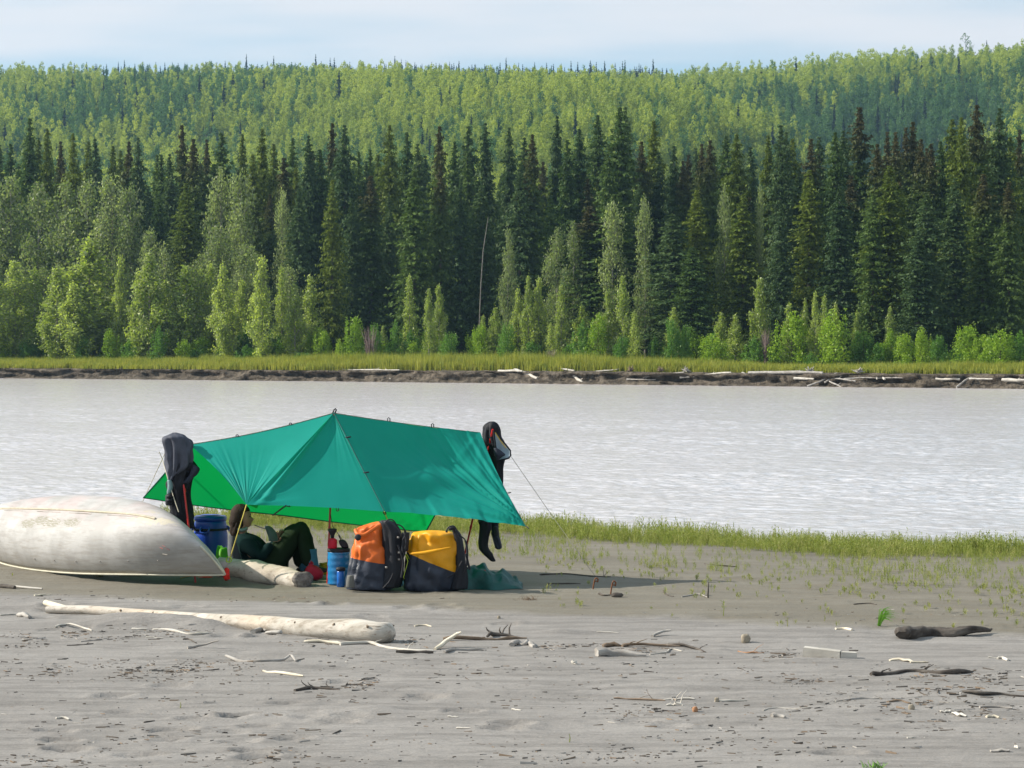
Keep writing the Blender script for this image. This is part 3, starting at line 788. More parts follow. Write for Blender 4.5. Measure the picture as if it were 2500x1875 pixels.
# which trees show: project the tops; the nearest hill trees that clear the spruces become things of their own
pxx = 1250 + pts_[:, 0] / pts_[:, 1] * F
topy = 853 - (hz2 + 12 * sc_ - CAMZ) / pts_[:, 1] * F
vis = (pxx > 5) & (pxx < 2495) & (topy < 452) & (pts_[:, 1] < 560) & (~isp)
near = np.argsort(pts_[:, 1] + 1000 * (~vis))[:240]
near = near[vis[near]]
mask = np.ones(len(pts_), bool); mask[near] = False
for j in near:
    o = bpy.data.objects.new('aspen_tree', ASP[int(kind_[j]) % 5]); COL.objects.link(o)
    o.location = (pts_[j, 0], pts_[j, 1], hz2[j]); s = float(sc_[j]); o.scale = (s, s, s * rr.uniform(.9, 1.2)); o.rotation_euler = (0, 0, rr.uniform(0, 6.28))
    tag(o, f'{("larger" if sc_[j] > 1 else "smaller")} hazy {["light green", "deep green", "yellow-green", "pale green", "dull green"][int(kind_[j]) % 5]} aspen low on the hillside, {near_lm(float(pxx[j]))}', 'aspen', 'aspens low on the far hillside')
n = int(mask.sum())
scl = np.stack([sc_[mask], sc_[mask], sc_[mask] * r2.uniform(.85, 1.2, n)], 1)
rot = np.zeros((n, 3)); rot[:, 2] = r2.uniform(0, 6.28, n)
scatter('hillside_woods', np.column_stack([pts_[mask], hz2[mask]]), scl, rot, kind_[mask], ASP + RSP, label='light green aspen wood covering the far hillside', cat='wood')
# ridge spruces: dark spires behind the crest
spires = [(290, 322), (330, 316), (375, 300), (430, 315)]
for i in range(74):
    px = 180 + 1420 * (i + rr.random() * .9) / 74
    yv = 160 - 13 * abs(rr.gauss(0, .8)) - (14 if 480 < px < 760 and rr.random() < .4 else 0)
    if px < 480: yv = 156 - 8 * abs(rr.gauss(0, .6))
    Yr = rr.uniform(1085, 1180); x = (px - 1250) / F * Yr
    z = float(hill_h(np.array([x]), np.array([Yr]))[0])
    h = max(7.0, pt(px, yv, Yr).z - z)
    o = bpy.data.objects.new('ridge_spruce', RSP[i % 3]); COL.objects.link(o); o.location = (x, Yr, z)
    s = h / 14; o.scale = (.9 + .2 * rr.random(), .9 + .2 * rr.random(), s); o.rotation_euler = (0, 0, rr.uniform(0, 6))
    tag(o, f'tiny dark spruce spire on the ridge against the sky, {near_lm(px)}', 'spruce', 'spruce spires along the ridge line')
nr = 800
xr = r2.uniform(-190, 78, nr); yr_ = r2.uniform(1070, 1230, nr)
scatter('ridge_woods', np.column_stack([xr, yr_, hill_h(xr, yr_)]), np.stack([np.full(nr, 1.1), np.full(nr, 1.1), r2.uniform(.85, 1.25, nr)], 1), np.column_stack([np.zeros(nr), np.zeros(nr), r2.uniform(0, 6, nr)]), r2.integers(0, 3, nr), RSP, label='dark band of small spruces behind the hill crest', cat='wood')
# thin scraggly tree at the right skyline
x = (2355 - 1250) / F * 960; z = float(hill_h(np.array([x]), np.array([960.]))[0])
cr_, ll = broad(555, AS2, 18, 3.2, 26, 16, .5, 'round', .35, spread=.3)
tree('sparse_tree', 'thin sparse-crowned tree sticking out of the right-hand skyline', 'tree', (x, 960, z), cr_, broad_trunk(18, ll, M_bark, .2), (1, 1, (pt(2355, 82, 960).z - z) / 18), 0, None)

# ------------------------------------------------------------------ far grass
def grass_tuft(seed, n, H, spread, wid, mat, curve=.35):
    r = np.random.default_rng(seed); V = []; Fc = []
    for i in range(n):
        x, y = r.normal(size=2) * spread; a = r.random() * 6.28; h = H * r.uniform(.55, 1.1); c = curve * r.random() * h
        dx_, dy_ = math.cos(a), math.sin(a); px_, py_ = -dy_ * wid, dx_ * wid
        b0 = len(V)
        V += [(x - px_, y - py_, -.05), (x + px_, y + py_, -.05), (x + dx_ * c * .3 + px_ * .8, y + dy_ * c * .3 + py_ * .8, h * .55), (x + dx_ * c * .3 - px_ * .8, y + dy_ * c * .3 - py_ * .8, h * .55), (x + dx_ * c, y + dy_ * c, h)]
        Fc += [(b0, b0 + 1, b0 + 2, b0 + 3), (b0 + 3, b0 + 2, b0 + 4)]
    me_ = bpy.data.meshes.new('tuft'); me_.from_pydata(V, [], Fc); me_.materials.append(mat); return me_
G1 = leafmat('far_grass', [(.16, .20, .05), (.24, .27, .05), (.31, .33, .06), (.38, .38, .085)], .45, .6, .02)
G2 = leafmat('far_herbs', [(.16, .23, .05), (.21, .27, .055), (.27, .31, .07)], .42, .6, .02)
FG = [grass_tuft(500 + i, 16, 1.0, .28, .028, G1 if i < 4 else G2, .25) for i in range(6)]
n = 24000
u = r2.uniform(-75, 62, n); off = r2.beta(1.1, 1.6, n) * 11 + 1.1 + .8 * fbm(u * .3, 1.2, 0, 3, 3)
pxu = 1250 + u / (bank_y(u) + off) * F
off = np.where(pxu > 850, off + 1.4, off)
hgt = np.interp(pxu, [-300, 0, 300, 600, 850, 1400, 1700, 1900, 2200, 2600], [.9, .95, 1.0, 1.25, 1.45, 1.5, 1.1, .8, .85, 1.0]) * r2.uniform(.55, 1.12, n)
hgt = hgt * np.interp(off, [1, 4, 9], [.6, 1, 1.1]) * (1 + .35 * fbm(u * .5, off * .5, 0, 3, 8))
yy = bank_y(u) + off
scatter('far_grass', np.stack([u, yy, np.full(n, FARG)], 1), np.stack([np.ones(n), np.ones(n), hgt], 1), np.column_stack([np.zeros(n), np.zeros(n), r2.uniform(0, 6, n)]),
        np.where(off > 6, r2.integers(2, 6, n), r2.integers(0, 5, n)), FG, label='tall yellow-green grass along the top of the far bank', cat='grass')

# ================================================================== FAR BANK DRIFTWOOD
M_white = surf('bleached_wood', (.36, .335, .29), (.56, .53, .475), 5, .8, .4, 30, .006, .2, (.4, 1, 1))
M_greyw = surf('grey_wood', (.22, .20, .18), (.40, .38, .35), 6, .85, .5, 30, .01, .2, (.5, 1, 1))
M_brown = surf('brown_wood', (.13, .095, .065), (.26, .20, .15), 7, .9, .5, 30, .01, .15, (.5, 1, 1))
M_dark = surf('dark_wood', (.045, .038, .034), (.13, .115, .10), 8, .9, .7, 26, .015, .15, (.5, 1, 1))
M_cream = surf('cream_wood', (.50, .44, .33), (.70, .64, .52), 5, .8, .4, 30, .006, .2, (.4, 1, 1))
M_orange = surf('red_brown_wood', (.30, .15, .08), (.42, .24, .14), 8, .9, .4, 30, .01, .1)
WM = {'w': M_white, 'g': M_greyw, 'b': M_brown, 'd': M_dark, 'c': M_cream, 'o': M_orange}
def irregular(pts, rads, n, amp, seed):
    P_ = bez(pts, n); out = []; rd = []
    for i, p in enumerate(P_):
        t = i / (n - 1)
        a = amp * (1 if 0 < i < n - 1 else .3)
        out.append(p + Vector((vnoise(t * 5, seed).item(), vnoise(t * 5, seed + 9.).item(), vnoise(t * 5, seed + 19.).item())) * a)
        k = t * (len(rads) - 1); j = min(int(k), len(rads) - 2) if len(rads) > 1 else 0
        r0 = rads[j] if len(rads) == 1 else rads[j] * (1 - (k - j)) + rads[j + 1] * (k - j)
        rd.append(r0 * (1 + .16 * vnoise(t * 9, seed + 31.).item()))
    return out, rd
FAR = [([(830, 909), (975, 910)], 3, 'w', 'long flat white log left of the crossed stick'), ([(940, 894), (947, 912), (956, 935)], 2.5, 'w', 'thin white stick leaning over the bank edge, crossing a flat log'), ([(1060, 897), (1073, 894), (1085, 908)], 3, 'w', 'short white stump poking up with a bent neck'),
       ([(1046, 912), (1130, 911), (1213, 910)], 2, 'g', 'thin grey pole lying on the bank lip'), ([(1217, 912), (1275, 916)], 4, 'w', 'short thick white log beside the slanting one'), ([(1257, 904), (1285, 913), (1312, 924)], 6, 'w', 'thick white log slanting down to the bank edge'),
       ([(1290, 930), (1314, 930)], 4, 'c', 'cream block sticking out halfway down the bank'), ([(1324, 909), (1430, 914), (1529, 915)], 4.5, 'w', 'longest white log on the bank top'), ([(1400, 916), (1426, 938)], 5.5, 'w', 'white log hanging down the bank into the water'), ([(1365, 900), (1402, 905)], 3.5, 'w', 'short white log in the grass behind the longest one'),
       ([(1411, 911), (1460, 907), (1512, 901)], 2.5, 'w', 'white pole rising to the right in the grass'), ([(1570, 921), (1670, 920)], 2.5, 'g', 'grey pole left of the jumbled roots'), ([(1660, 921), (1785, 918)], 3.5, 'w', 'white log on the bank with its roots at the left'), ([(1827, 919), (1920, 919), (2009, 919)], 5, 'g', 'grey log with a thick sawn right end'),
       ([(1812, 910), (1831, 919)], 2.5, 'g', 'short grey stick leaning beside the grey log'), ([(1939, 924), (1987, 926)], 4, 'w', 'short white log under the thick grey log'), ([(1971, 943), (2005, 929), (2043, 911)], 3, 'g', 'grey pole slanting from the water up to the bank top'), ([(2013, 934), (2035, 925), (2089, 931)], 2.5, 'g', 'bent grey branch right of the slanting pole'),
       ([(2025, 931), (2057, 947)], 2.5, 'g', 'small grey stick pointing down at the water'), ([(2140, 923), (2152, 919), (2160, 926)], 4, 'w', 'white curved root arching on the bank'), ([(2250, 922), (2285, 923)], 4.5, 'w', 'short white log near the right edge group'), ([(2285, 924), (2343, 926)], 4, 'w', 'white log just right of the short one'), ([(2366, 925), (2423, 925)], 2.5, 'w', 'thin white pole second from the right edge'),
       ([(2335, 946), (2352, 930), (2372, 921)], 3, 'g', 'grey crooked branch climbing the bank at the right'), ([(2446, 926), (2505, 928)], 5, 'w', 'thick white log cut by the right edge'), ([(0, 900), (55, 903)], 4, 'w', 'white log cut by the left edge'), ([(160, 904), (167, 924)], 4, 'g', 'upright grey stump at the waterline on the left'), ([(66, 893), (131, 893)], 3, 'g', 'grey pole in the grass near the left edge'),
       ([(277, 892), (296, 892)], 2.5, 'w', 'tiny white stick in the grass on the left'), ([(193, 892), (208, 892)], 2.5, 'w', 'tiny white stick above the grey stump'), ([(298, 908), (320, 908)], 2.5, 'w', 'short pale stick in the soil face'), ([(357, 907), (433, 906)], 3, 'w', 'white log lying along the middle of the left bank'), ([(414, 917), (437, 917)], 2.5, 'w', 'short pale stick low on the left bank'),
       ([(646, 911), (763, 911)], 2.5, 'g', 'long grey pole above the tarp ridge'), ([(771, 909), (840, 911)], 3.5, 'w', 'white log above the tarp peak'), ([(2060, 925), (2120, 922), (2240, 923)], 2.2, 'g', 'long thin grey pole among the right-hand driftwood'), ([(1100, 916), (1200, 917)], 2, 'w', 'thin pale pole at the bank lip'), ([(1530, 926), (1600, 927)], 2, 'g', 'thin grey pole on the bank lip at the root clump')]
for i, (pp, r, m_, lab) in enumerate(FAR):
    W_ = []
    for (px, py) in pp:
        offb = np.interp(py, [892, 905, 915, 925, 945], [3.2, 1.9, 1.0, .1, -.9])
        x, y = bank_hit(px, float(offb)); W_.append(pt(px, py, y))
        if py < 930: W_[-1].z = max(W_[-1].z, FARG + .03) if len(set(q[1] for q in pp)) < 3 and abs(pp[0][1] - pp[-1][1]) < 6 and py < 922 and abs(W_[-1].z - FARG) < .4 else W_[-1].z
    rd = r * 165 / F
    ps, rs = irregular(W_, [rd, rd * .75], 9, rd * .5, i * 3.7)
    b = MB(); b.tube(ps, rs, 7, .12)
    if m_ == 'g' or i % 4 == 0:
        q = ps[5]; b.tube([q, q + Vector((.25, 0, .22))], [rd * .4, rd * .15], 5)
    tag(b.build('drift_log', WM[m_], origin=tuple(ps[0])), lab + ', far bank', 'driftwood', 'driftwood stranded on the far bank')
# root clumps on the far bank
for (px, py, lab) in [(1540, 912, 'dark root clump at the right end of the longest white log'), (2095, 917, 'dark root clump among grey poles'), (1675, 908, 'tangled grey root plate at the left end of a white log'), (1612, 908, 'small dark root clump on the bank lip'), (1978, 912, 'small root knot behind the thick grey log')]:
    x, y = bank_hit(px, 1.4); c = pt(px, py, y); c.z = max(c.z, FARG + .12); b = MB()
    for k in range(16):
        a = rr.uniform(0, 6.28); e = rr.uniform(-.2, 1.2); l = rr.uniform(.25, .6)
        d = Vector((math.cos(a) * math.cos(e), math.sin(a) * math.cos(e), math.sin(e)))
        b.tube([c, c + d * l * .5, c + d * l + Vector((0, 0, rr.uniform(-.1, .1)))], [.09, .06, .015], 5)
    tag(b.build('root_clump', M_greyw if 'grey' in lab else M_brown, origin=(c.x, c.y, FARG)), lab, 'driftwood', 'root clumps on the far bank')

# ================================================================== BEACH DRIFTWOOD
def drift(lab, pts, rp, m_='g', amp=.5, lift=None, seg=8, lifts=None, cat='driftwood', name='driftwood', twigs=0, jit=.10, n=None, flat=.85, bury=.45):
    W_ = []
    rads = []
    rp = rp if hasattr(rp, '__len__') else [rp, rp * .8]
    for k, (px, py) in enumerate(pts):
        g = gp(px, py); sc_ = F / g.y; q = k / (len(pts) - 1) * (len(rp) - 1); j = min(int(q), len(rp) - 2)
        r = (rp[j] * (1 - (q - j)) + rp[j + 1] * (q - j)) / sc_
        g.z += r * (1 - bury) * 1.0 + (lifts[k] if lifts else 0)
        # keep the picture row: the axis sits above the ground, so step towards the camera
        if not lifts:
            g2 = gp(px, py + r * .5 * sc_); g2.z += r * (1 - bury); g = g2
        W_.append(g); rads.append(r)
    L = sum((W_[k + 1] - W_[k]).length for k in range(len(W_) - 1))
    nn = n or max(6, min(26, int(L / .06)))
    sd_ = len(bpy.data.objects) * .37
    ps, rs = irregular(W_, rads, nn, amp * max(rads), sd_)
    b = MB()
    rs[0] *= .85; rs[-1] *= .7
    b.tube(ps, rs, seg + 2, jit * .6, flat=flat, rough=.28 if m_ in ('d', 'g', 'b') else .16)
    for k in range(twigs):
        q = ps[rr.randrange(2, nn - 1)]; d = Vector((rr.uniform(-1, 1), rr.uniform(-.4, .4), rr.uniform(.2, 1))).normalized()
        l = rr.uniform(.04, .12); b.tube([q, q + d * l * .6, q + d * l + Vector((.02, 0, .0))], [max(rads) * .35, max(rads) * .25, max(rads) * .1], 5)
    o = b.build(name, WM[m_] if isinstance(m_, str) else m_, origin=tuple(ps[0]))
    return tag(o, lab, cat, 'driftwood scattered on the beach')
# black-ended stick: two looks
t = thing('driftwood', 'white stick with a black left end on the sand at the left edge', 'driftwood', gp(2, 1437), 'driftwood scattered on the beach')
for nm, a, b_, m_, r in (('burnt_end', 2, 36, M_dark, 5.5), ('shaft', 35, 103, M_white, 3)):
    b = MB(); r_ = r / 236; ps = [gp(a, 1437, r_ * .7), gp((a + b_) / 2, 1437.5, r_ * .9), gp(b_, 1439, r_ * .7)]; b.tube(bez(ps, 6), r_, 7, .08); b.build(nm, m_, t)
drift('small cream stick below the black-ended one at the left', [(84, 1454), (125, 1451)], 2.6, 'c')
# great pale log, half drifted over with sand
def big_log():
    b = MB()
    key = [((114, 1487), 10), ((230, 1490), 12.5), ((370, 1500), 13), ((500, 1512), 17), ((620, 1520), 21), ((740, 1530), 24), ((860, 1536), 27), ((925, 1540), 27), ((951, 1541), 23)]
    W_ = []; R_ = []
    for (p_, r) in key:
        d_ = ray(p_[0], p_[1] + r * .95); g = Vector((0, 0, CAMZ)) + d_ * (-CAMZ / d_.z); rr_ = r / (F / g.y); g.z += rr_ * .8; W_.append(g); R_.append(rr_)
    ps, rs = irregular(W_, R_, 44, .008, 4.4)
    b.tube(ps, rs, 26, .008, rough=.07)
    return b, ps, rs
b, ps, rs = big_log()
def wood_pale():
    m, nt = newmat('pale_log_wood')
    co = N(nt, 'ShaderNodeTexCoord').outputs['Object']
    g1 = noise(nt, co, 9, 6, .65, (.12, 1, 1)); g2 = noise(nt, co, 1.3, 3, .5); g3 = noise(nt, co, 30, 5, .7, (.1, 1, 1))
    col = ramp(nt, g1, [(.36, (.27, .235, .19)), (.47, (.42, .385, .33)), (.62, (.54, .50, .44))])
    col = mixc_(nt, N(nt, 'ShaderNodeMapRange', {0: g2, 1: .52, 2: .72, 3: 0, 4: .6}).outputs[0], col, (.52, .40, .28))
    col = mixc_(nt, N(nt, 'ShaderNodeMapRange', {0: g3, 1: .55, 2: .63, 3: 0, 4: .6}).outputs[0], col, (.24, .19, .15))
    bp = N(nt, 'ShaderNodeBump', {'Strength': .6, 'Distance': .008, 'Height': g3})
    p = N(nt, 'ShaderNodeBsdfPrincipled', {'Base Color': col, 'Roughness': .75, 'Specular IOR Level': .25, 'Normal': bp.outputs[0]})
    N(nt, 'ShaderNodeOutputMaterial', {0: p.outputs[0]}); return m
M_log = wood_pale()
t = thing('driftwood_log', 'longest pale smooth log on the sand, left half drifted over with sand, broken right end', 'log', ps[0], 'driftwood scattered on the beach')
b.build('log_body', M_log, t)
b = MB()   # broken end splinters and stubs of knots
e = ps[-1]; dr = (ps[-1] - ps[-3]).normalized()
for k in range(10):
    a = k / 10 * 6.28; q = e + Vector((0, math.cos(a), math.sin(a))) * rs[-1] * .75
    b.tube([q - dr * .05, q + dr * rr.uniform(.01, .07)], [.028, .006], 5, .2)
b.build('broken_end', M_brown, t)
b = MB()
for k in (8, 11, 18, 26, 30, 35):
    q = ps[k]; b.tube([q + Vector((0, -rs[k] * .8, rs[k] * .5)), q + Vector((rr.uniform(-.02, .02), -rs[k] * 1.0, rs[k] * .72))], [.014, .009], 6, .1)
b.build('knot', M_brown, t)
for (o1, s0_, s1_) in ((.55, 2, 16), (.25, 20, 33), (.75, 24, 41), (.0, 27, 38), (.45, 34, 43)):
    b = MB(); b.tube([ps[k] + Vector((0, -rs[k] * .99 * math.cos(o1 + .04 * math.sin(k)), rs[k] * .99 * math.sin(o1 + .04 * math.sin(k)))) for k in range(s0_, s1_)], .0022, 4); b.build('crack', M_brown, t)
b = MB(); q = gp(130, 1494); b.tube([gp(112, 1490, .03), gp(150, 1492, .035), gp(185, 1498, .03)], [.03, .035, .02], 8, .1); b.build('lower_stub', M_cream, t)

D = drift
D('thin white twig in the sand at the left edge, touching a grey chunk', [(0, 1502), (50, 1500)], 2.4, 'w')
D('knobbly grey wood chunk at the end of a white twig near the left edge', [(42, 1503), (58, 1502), (70, 1506)], [5, 8, 5], 'g')
D('long thin white stick, leftmost below the pale log', [(133, 1534), (170, 1533), (224, 1536)], 3, 'w', 1.0)
D('short pale splinter below the buried middle of the pale log', [(322, 1531), (359, 1531)], 3.5, 'w')
D('wavy white root ending near the swell of the pale log', [(374, 1536), (405, 1533), (437, 1534), (475, 1537), (518, 1545)], [3, 4, 2], 'w', .8)
D('very thin white twig among dark debris below the wavy root', [(357, 1554), (399, 1554)], 1.8, 'w')
D('flat bluish stick amid dark debris, left part of the beach', [(197, 1564), (250, 1561)], 3, 'g')
D('dark crooked twig just below the flat bluish stick', [(163, 1576), (196, 1574), (228, 1571)], 2, 'd')
D('blue-grey stick raised at its right end and casting a long shadow', [(458, 1585), (494, 1582), (535, 1583)], [4, 3.4, 2.4], 'g', .4, lifts=[0, .02, .06])
D('long blue-grey stick with pale forked right end', [(553, 1610), (592, 1616), (638, 1618), (690, 1615), (710, 1611), (723, 1618)], [5, 4.5, 3.5, 3.5], 'g', .5, lifts=[.02, 0, 0, .01, .035, 0])
D('cream knobbly stick below the forked blue-grey one', [(642, 1637), (690, 1643), (741, 1651)], [4, 4.5, 3.5], 'c', .8)
D('short white stick alone on the lower left sand', [(137, 1753), (155, 1754), (169, 1759)], [3, 4], 'w')
D('brownish grey chunk lying against the front of the pale log', [(617, 1543), (640, 1539), (650, 1541)], [8, 6], 'g')
D('grey stick end right of the chunk, against the pale log', [(650, 1545), (672, 1547), (688, 1547)], [4, 6], 'g')
D('brown-stained pale stick under the right half of the pale log', [(742, 1566), (790, 1567), (836, 1571)], [4, 6], 'c', .7)
D('small buff sliver between the wavy root and the chunk', [(475, 1547), (505, 1544)], 3, 'c')
D('dark twig beside the buff sliver', [(446, 1561), (462, 1562), (479, 1569)], 2.5, 'd')
# forked branch
D('long peeled white branch reaching to the right of the pale log', [(830, 1573), (870, 1570), (906, 1571), (940, 1578), (1001, 1586), (1058, 1588)], [5, 5, 4.5, 4], 'w', .7, twigs=2)
D('brown and pale limb rising from the end of the white branch', [(1062, 1587), (1085, 1580), (1108, 1580), (1126, 1582)], [4.5, 6, 6, 3], 'c', .3, lifts=[.0, .03, .08, .13])
D('straight dark grey stick in front of the white branch', [(967, 1592), (1058, 1592)], [5.5, 4.5], 'd', .3)
D('blue-grey stick with dark tip right of the straight grey stick', [(1085, 1592), (1120, 1588), (1181, 1587)], [5, 4, 3], 'g', .6)
D('long brown branch lying behind the rising limb', [(1081, 1561), (1183, 1561), (1286, 1558)], [6.5, 5, 3.5], 'b', .8)
D('flaky black bark strip on top of the long brown branch', [(1189, 1556), (1215, 1550), (1259, 1554)], [4, 8, 2], 'd', 1.0, twigs=4)
D('curled black and white bark roll right of the brown branch', [(1250, 1575), (1264, 1568), (1278, 1573), (1290, 1566), (1305, 1577)], [7, 5, 6, 7], 'g', .6)
D('stout blue-grey log with thick left end, centre right of the beach', [(1457, 1596), (1490, 1595), (1530, 1597), (1578, 1600)], [14, 12, 9.5, 6], 'g', .25, jit=.05, seg=12)
D('brown stub behind the stout blue-grey log', [(1472, 1578), (1495, 1575), (1517, 1576)], [6, 7, 4], 'b', .6)
D('long thin brown branch behind the stout blue-grey log', [(1517, 1579), (1560, 1577), (1662, 1580)], [5, 4, 3], 'b', .9, twigs=2)
D('dark reddish branch right of the stout blue-grey log', [(1609, 1575), (1640, 1576), (1665, 1578), (1700, 1583), (1723, 1592)], [4, 4.5, 3.5, 2.5], 'd', .8, twigs=2)
D('pale crooked twig in front of the dark reddish branch', [(1586, 1598), (1625, 1594), (1640, 1584), (1665, 1590)], 2, 'w', 1.0, twigs=1)
D('blue-grey stick tilted up to the right, right of the centre mound', [(1593, 1556), (1615, 1551), (1639, 1551)], [4, 3.5], 'g', .3, lifts=[0, .02, .035])
D('thin white twig left of the tilted blue-grey stick', [(1457, 1543), (1510, 1545)], 1.8, 'w')
D('flat pale sliver with dark shadow above the bark strip', [(1012, 1528), (1035, 1526), (1054, 1529)], 2.4, 'c')
D('white knob of wood in the sand between the branch and the stout log', [(1396, 1617), (1408, 1620)], [6, 4], 'w')
D('long brown twig, lower centre right', [(1498, 1704), (1540, 1707), (1624, 1711)], [2.6, 2.2], 'b', .8, twigs=2)
D('bright white stick continuing the long brown twig', [(1620, 1705), (1660, 1704), (1696, 1707)], [2.6, 3], 'w')
D('splintered white wood under the bright white stick', [(1626, 1722), (1646, 1719), (1668, 1724)], [3, 5, 2], 'w', 1.0, twigs=3)
D('white stick with upturned left end in the lower centre', [(1250, 1732), (1272, 1735)], 2.4, 'w')
D('white sliver left of the upturned one in the lower centre', [(1094, 1746), (1119, 1750)], 2.4, 'w')
D('straight white stick lowest in the centre of the beach', [(1115, 1777), (1149, 1779)], 2.4, 'w')
D('long crooked dark twig on the silt right of the hanging suit', [(1318, 1404), (1380, 1401), (1440, 1407), (1491, 1409)], 2.2, 'd', 1.0, twigs=2)
D('straight dark twig just below the crooked one on the silt', [(1335, 1425), (1417, 1425)], 2.2, 'd', .4)
D('forked pale twig with one upright prong on the silt', [(1664, 1457), (1694, 1449), (1712, 1452), (1729, 1459)], 2.2, 'g', .4)
D('upright dark prong standing at the end of the forked twig', [(1728, 1460), (1730, 1460)], [2.0, 1.6], 'd', .1, lifts=[0, .16])
D('short bent dark twig left of the forked twig', [(1619, 1443), (1629, 1452), (1645, 1456)], 2, 'd')
D('short white stick with a dark right end, near the bright grass', [(2040, 1535), (2062, 1534), (2080, 1538)], [3.5, 4.5], 'c', .4)
D('big dark weathered log tapering to the right, right side of the beach', [(2203, 1561), (2240, 1556), (2290, 1553), (2350, 1551), (2422, 1545)], [17, 21, 14, 11, 4], 'd', .35, seg=20, jit=.06, twigs=0, n=40, lifts=[.0, .01, .01, .02, .04])
D('dark knotted branch below the pale splinters on the right', [(2127, 1649), (2170, 1645), (2230, 1635), (2317, 1643), (2382, 1638)], [5, 6.5, 6, 7, 4], 'd', .9, twigs=4)
D('pale forked splinter with a thin right arm', [(2172, 1613), (2200, 1612), (2228, 1614)], [4, 7, 5], 'c', .3, flat=.5)
D('thin pale arm lying right of the forked splinter', [(2222, 1617), (2266, 1616)], 2.8, 'c', .2)
D('small white stick with tan knob near the right edge', [(2435, 1608), (2449, 1607), (2460, 1612)], [3, 5, 4], 'w')
D('tiny white twig left of the tan-knobbed stick', [(2412, 1605), (2434, 1606)], 2, 'w')
D('dark wet-looking plank cut by the right edge', [(2351, 1688), (2390, 1692), (2440, 1692), (2500, 1699)], [7, 9, 6, 5], 'd', .4, flat=.5)
D('grey stick just below the dark plank at the right', [(2391, 1728), (2430, 1726), (2471, 1727)], [4, 5.5], 'g')
D('dark brown stick with a pale stone at its right end', [(2167, 1713), (2195, 1710), (2222, 1713)], [4.5, 4, 3], 'b')
D('crooked blue-grey stick left of the dark brown one', [(2040, 1712), (2075, 1708), (2110, 1703), (2146, 1705)], [3.5, 4, 3.5], 'g', .9, twigs=2)
D('white wood flake, left of a pair at lower right', [(2296, 1736), (2308, 1735), (2320, 1734)], [4, 6], 'w', flat=.5)
D('white wood flake, right and larger of a pair at lower right', [(2326, 1742), (2345, 1745), (2361, 1748)], [5, 7, 4], 'w', flat=.5)
D('tan short stick lower right beside dark debris', [(2408, 1750), (2425, 1749), (2440, 1751)], [4, 5], 'c')
D('stubby grey-brown chunk alone at lower centre right', [(1884, 1748), (1900, 1747), (1916, 1751)], [7, 8, 5], 'g', .3)
D('long thin white root curving above the stubby chunk', [(1863, 1733), (1895, 1728), (1940, 1730), (1983, 1728)], 2, 'w', 1.2)
D('flat white sliver right of the bright white stick', [(1744, 1712), (1775, 1711), (1823, 1710)], [3, 4.5, 2], 'w', .5)
D('flat bluish slab near the lower right corner', [(2418, 1832), (2440, 1831), (2465, 1834)], [6, 8, 6], 'g', .2, flat=.45)
D('small upright white sliver near the lower right corner', [(2479, 1822), (2486, 1826)], [4, 3], 'w')
D('orange-brown twig on the sand left of the pale plank', [(1802, 1590), (1830, 1592), (1865, 1592)], 2.4, 'o', .8, twigs=2)
D('tiny pale sliver near the bottom right centre', [(2215, 1801), (2236, 1799)], 2.4, 'w')
D('grey twig in sparse weeds below the hanging suit', [(1720, 1377), (1760, 1381), (1800, 1383)], 2, 'd', .8)
D('slim dark twig near the top right silt', [(2084, 1475), (2120, 1474), (2140, 1477)], 1.8, 'd', .8)
D('bent dark debris stick at the lower left', [(351, 1763), (378, 1759)], 2, 'd')
D('dark crust of wood in the mound at left centre', [(720, 1686), (760, 1680), (830, 1683)], [4, 5, 3], 'd', 1.0, twigs=3)
# pale plank
g = gp(1958, 1605); t = thing('driftwood_plank', 'bleached pale plank lying flat on the sand, right of centre', 'plank', g, 'driftwood scattered on the beach')
b = MB(); P0 = gp(1958, 1603); P1 = gp(2050, 1608); P2 = gp(2093, 1608)
def slab(b, a, c, h0, h1, th):
    d = (c - a); nrm = Vector((-d.y, d.x, 0)).normalized() * th
    b.add([a - nrm * 0 - Vector((0, 0, .02)), c - Vector((0, 0, .02)), c + nrm - Vector((0, 0, .02)), a + nrm - Vector((0, 0, .02)), a + Vector((.01, 0, h0)), c + Vector((0, 0, h1)), c + nrm + Vector((0, 0, h1)), a + nrm + Vector((.01, 0, h0))],
          [(0, 3, 2, 1), (4, 5, 6, 7), (0, 1, 5, 4), (1, 2, 6, 5), (2, 3, 7, 6), (3, 0, 4, 7)])
slab(b, P0, P1, .075, .055, .10); b.build('board', M_white, t, smooth=False)
b = MB(); slab(b, P1 + Vector((.003, .01, 0)), P2 + Vector((0, .01, 0)), .05, .045, .07); b.build('split_end', M_white, t, smooth=False)

# stones / clods
def blob(c, sz, e=2.4, n=20, m=14, namp=.1, nsc=3.0, seed=1., rot=0.0, deform=None):
    c = Vector(c); P_ = []
    for i in range(m + 1):
        ph = -math.pi / 2 + math.pi * i / m; row = []
        for j in range(n + 1):
            th = 2 * math.pi * (j % n) / n
            def sp(v): return math.copysign(abs(v) ** (2 / e), v)
            x = sp(math.cos(ph)) * sp(math.cos(th)); y = sp(math.cos(ph)) * sp(math.sin(th)); z = sp(math.sin(ph))
            k = 1 + namp * fbm(np.array([x * nsc + seed]), np.array([y * nsc - seed]), np.array([z * nsc]), 3, 7).item()
            v = Vector((x * sz[0] * k / 2, y * sz[1] * k / 2, z * sz[2] * k / 2))
            if deform: v = deform(v, x, y, z)
            ca, sa = math.cos(rot), math.sin(rot)
            row.append(Vector((c.x + v.x * ca - v.y * sa, c.y + v.x * sa + v.y * ca, c.z + v.z)))
        P_.append(row)
    return P_
M_stone = surf('stone', (.20, .17, .13), (.36, .32, .25), 12, .9, .6, 40, .006, .2)
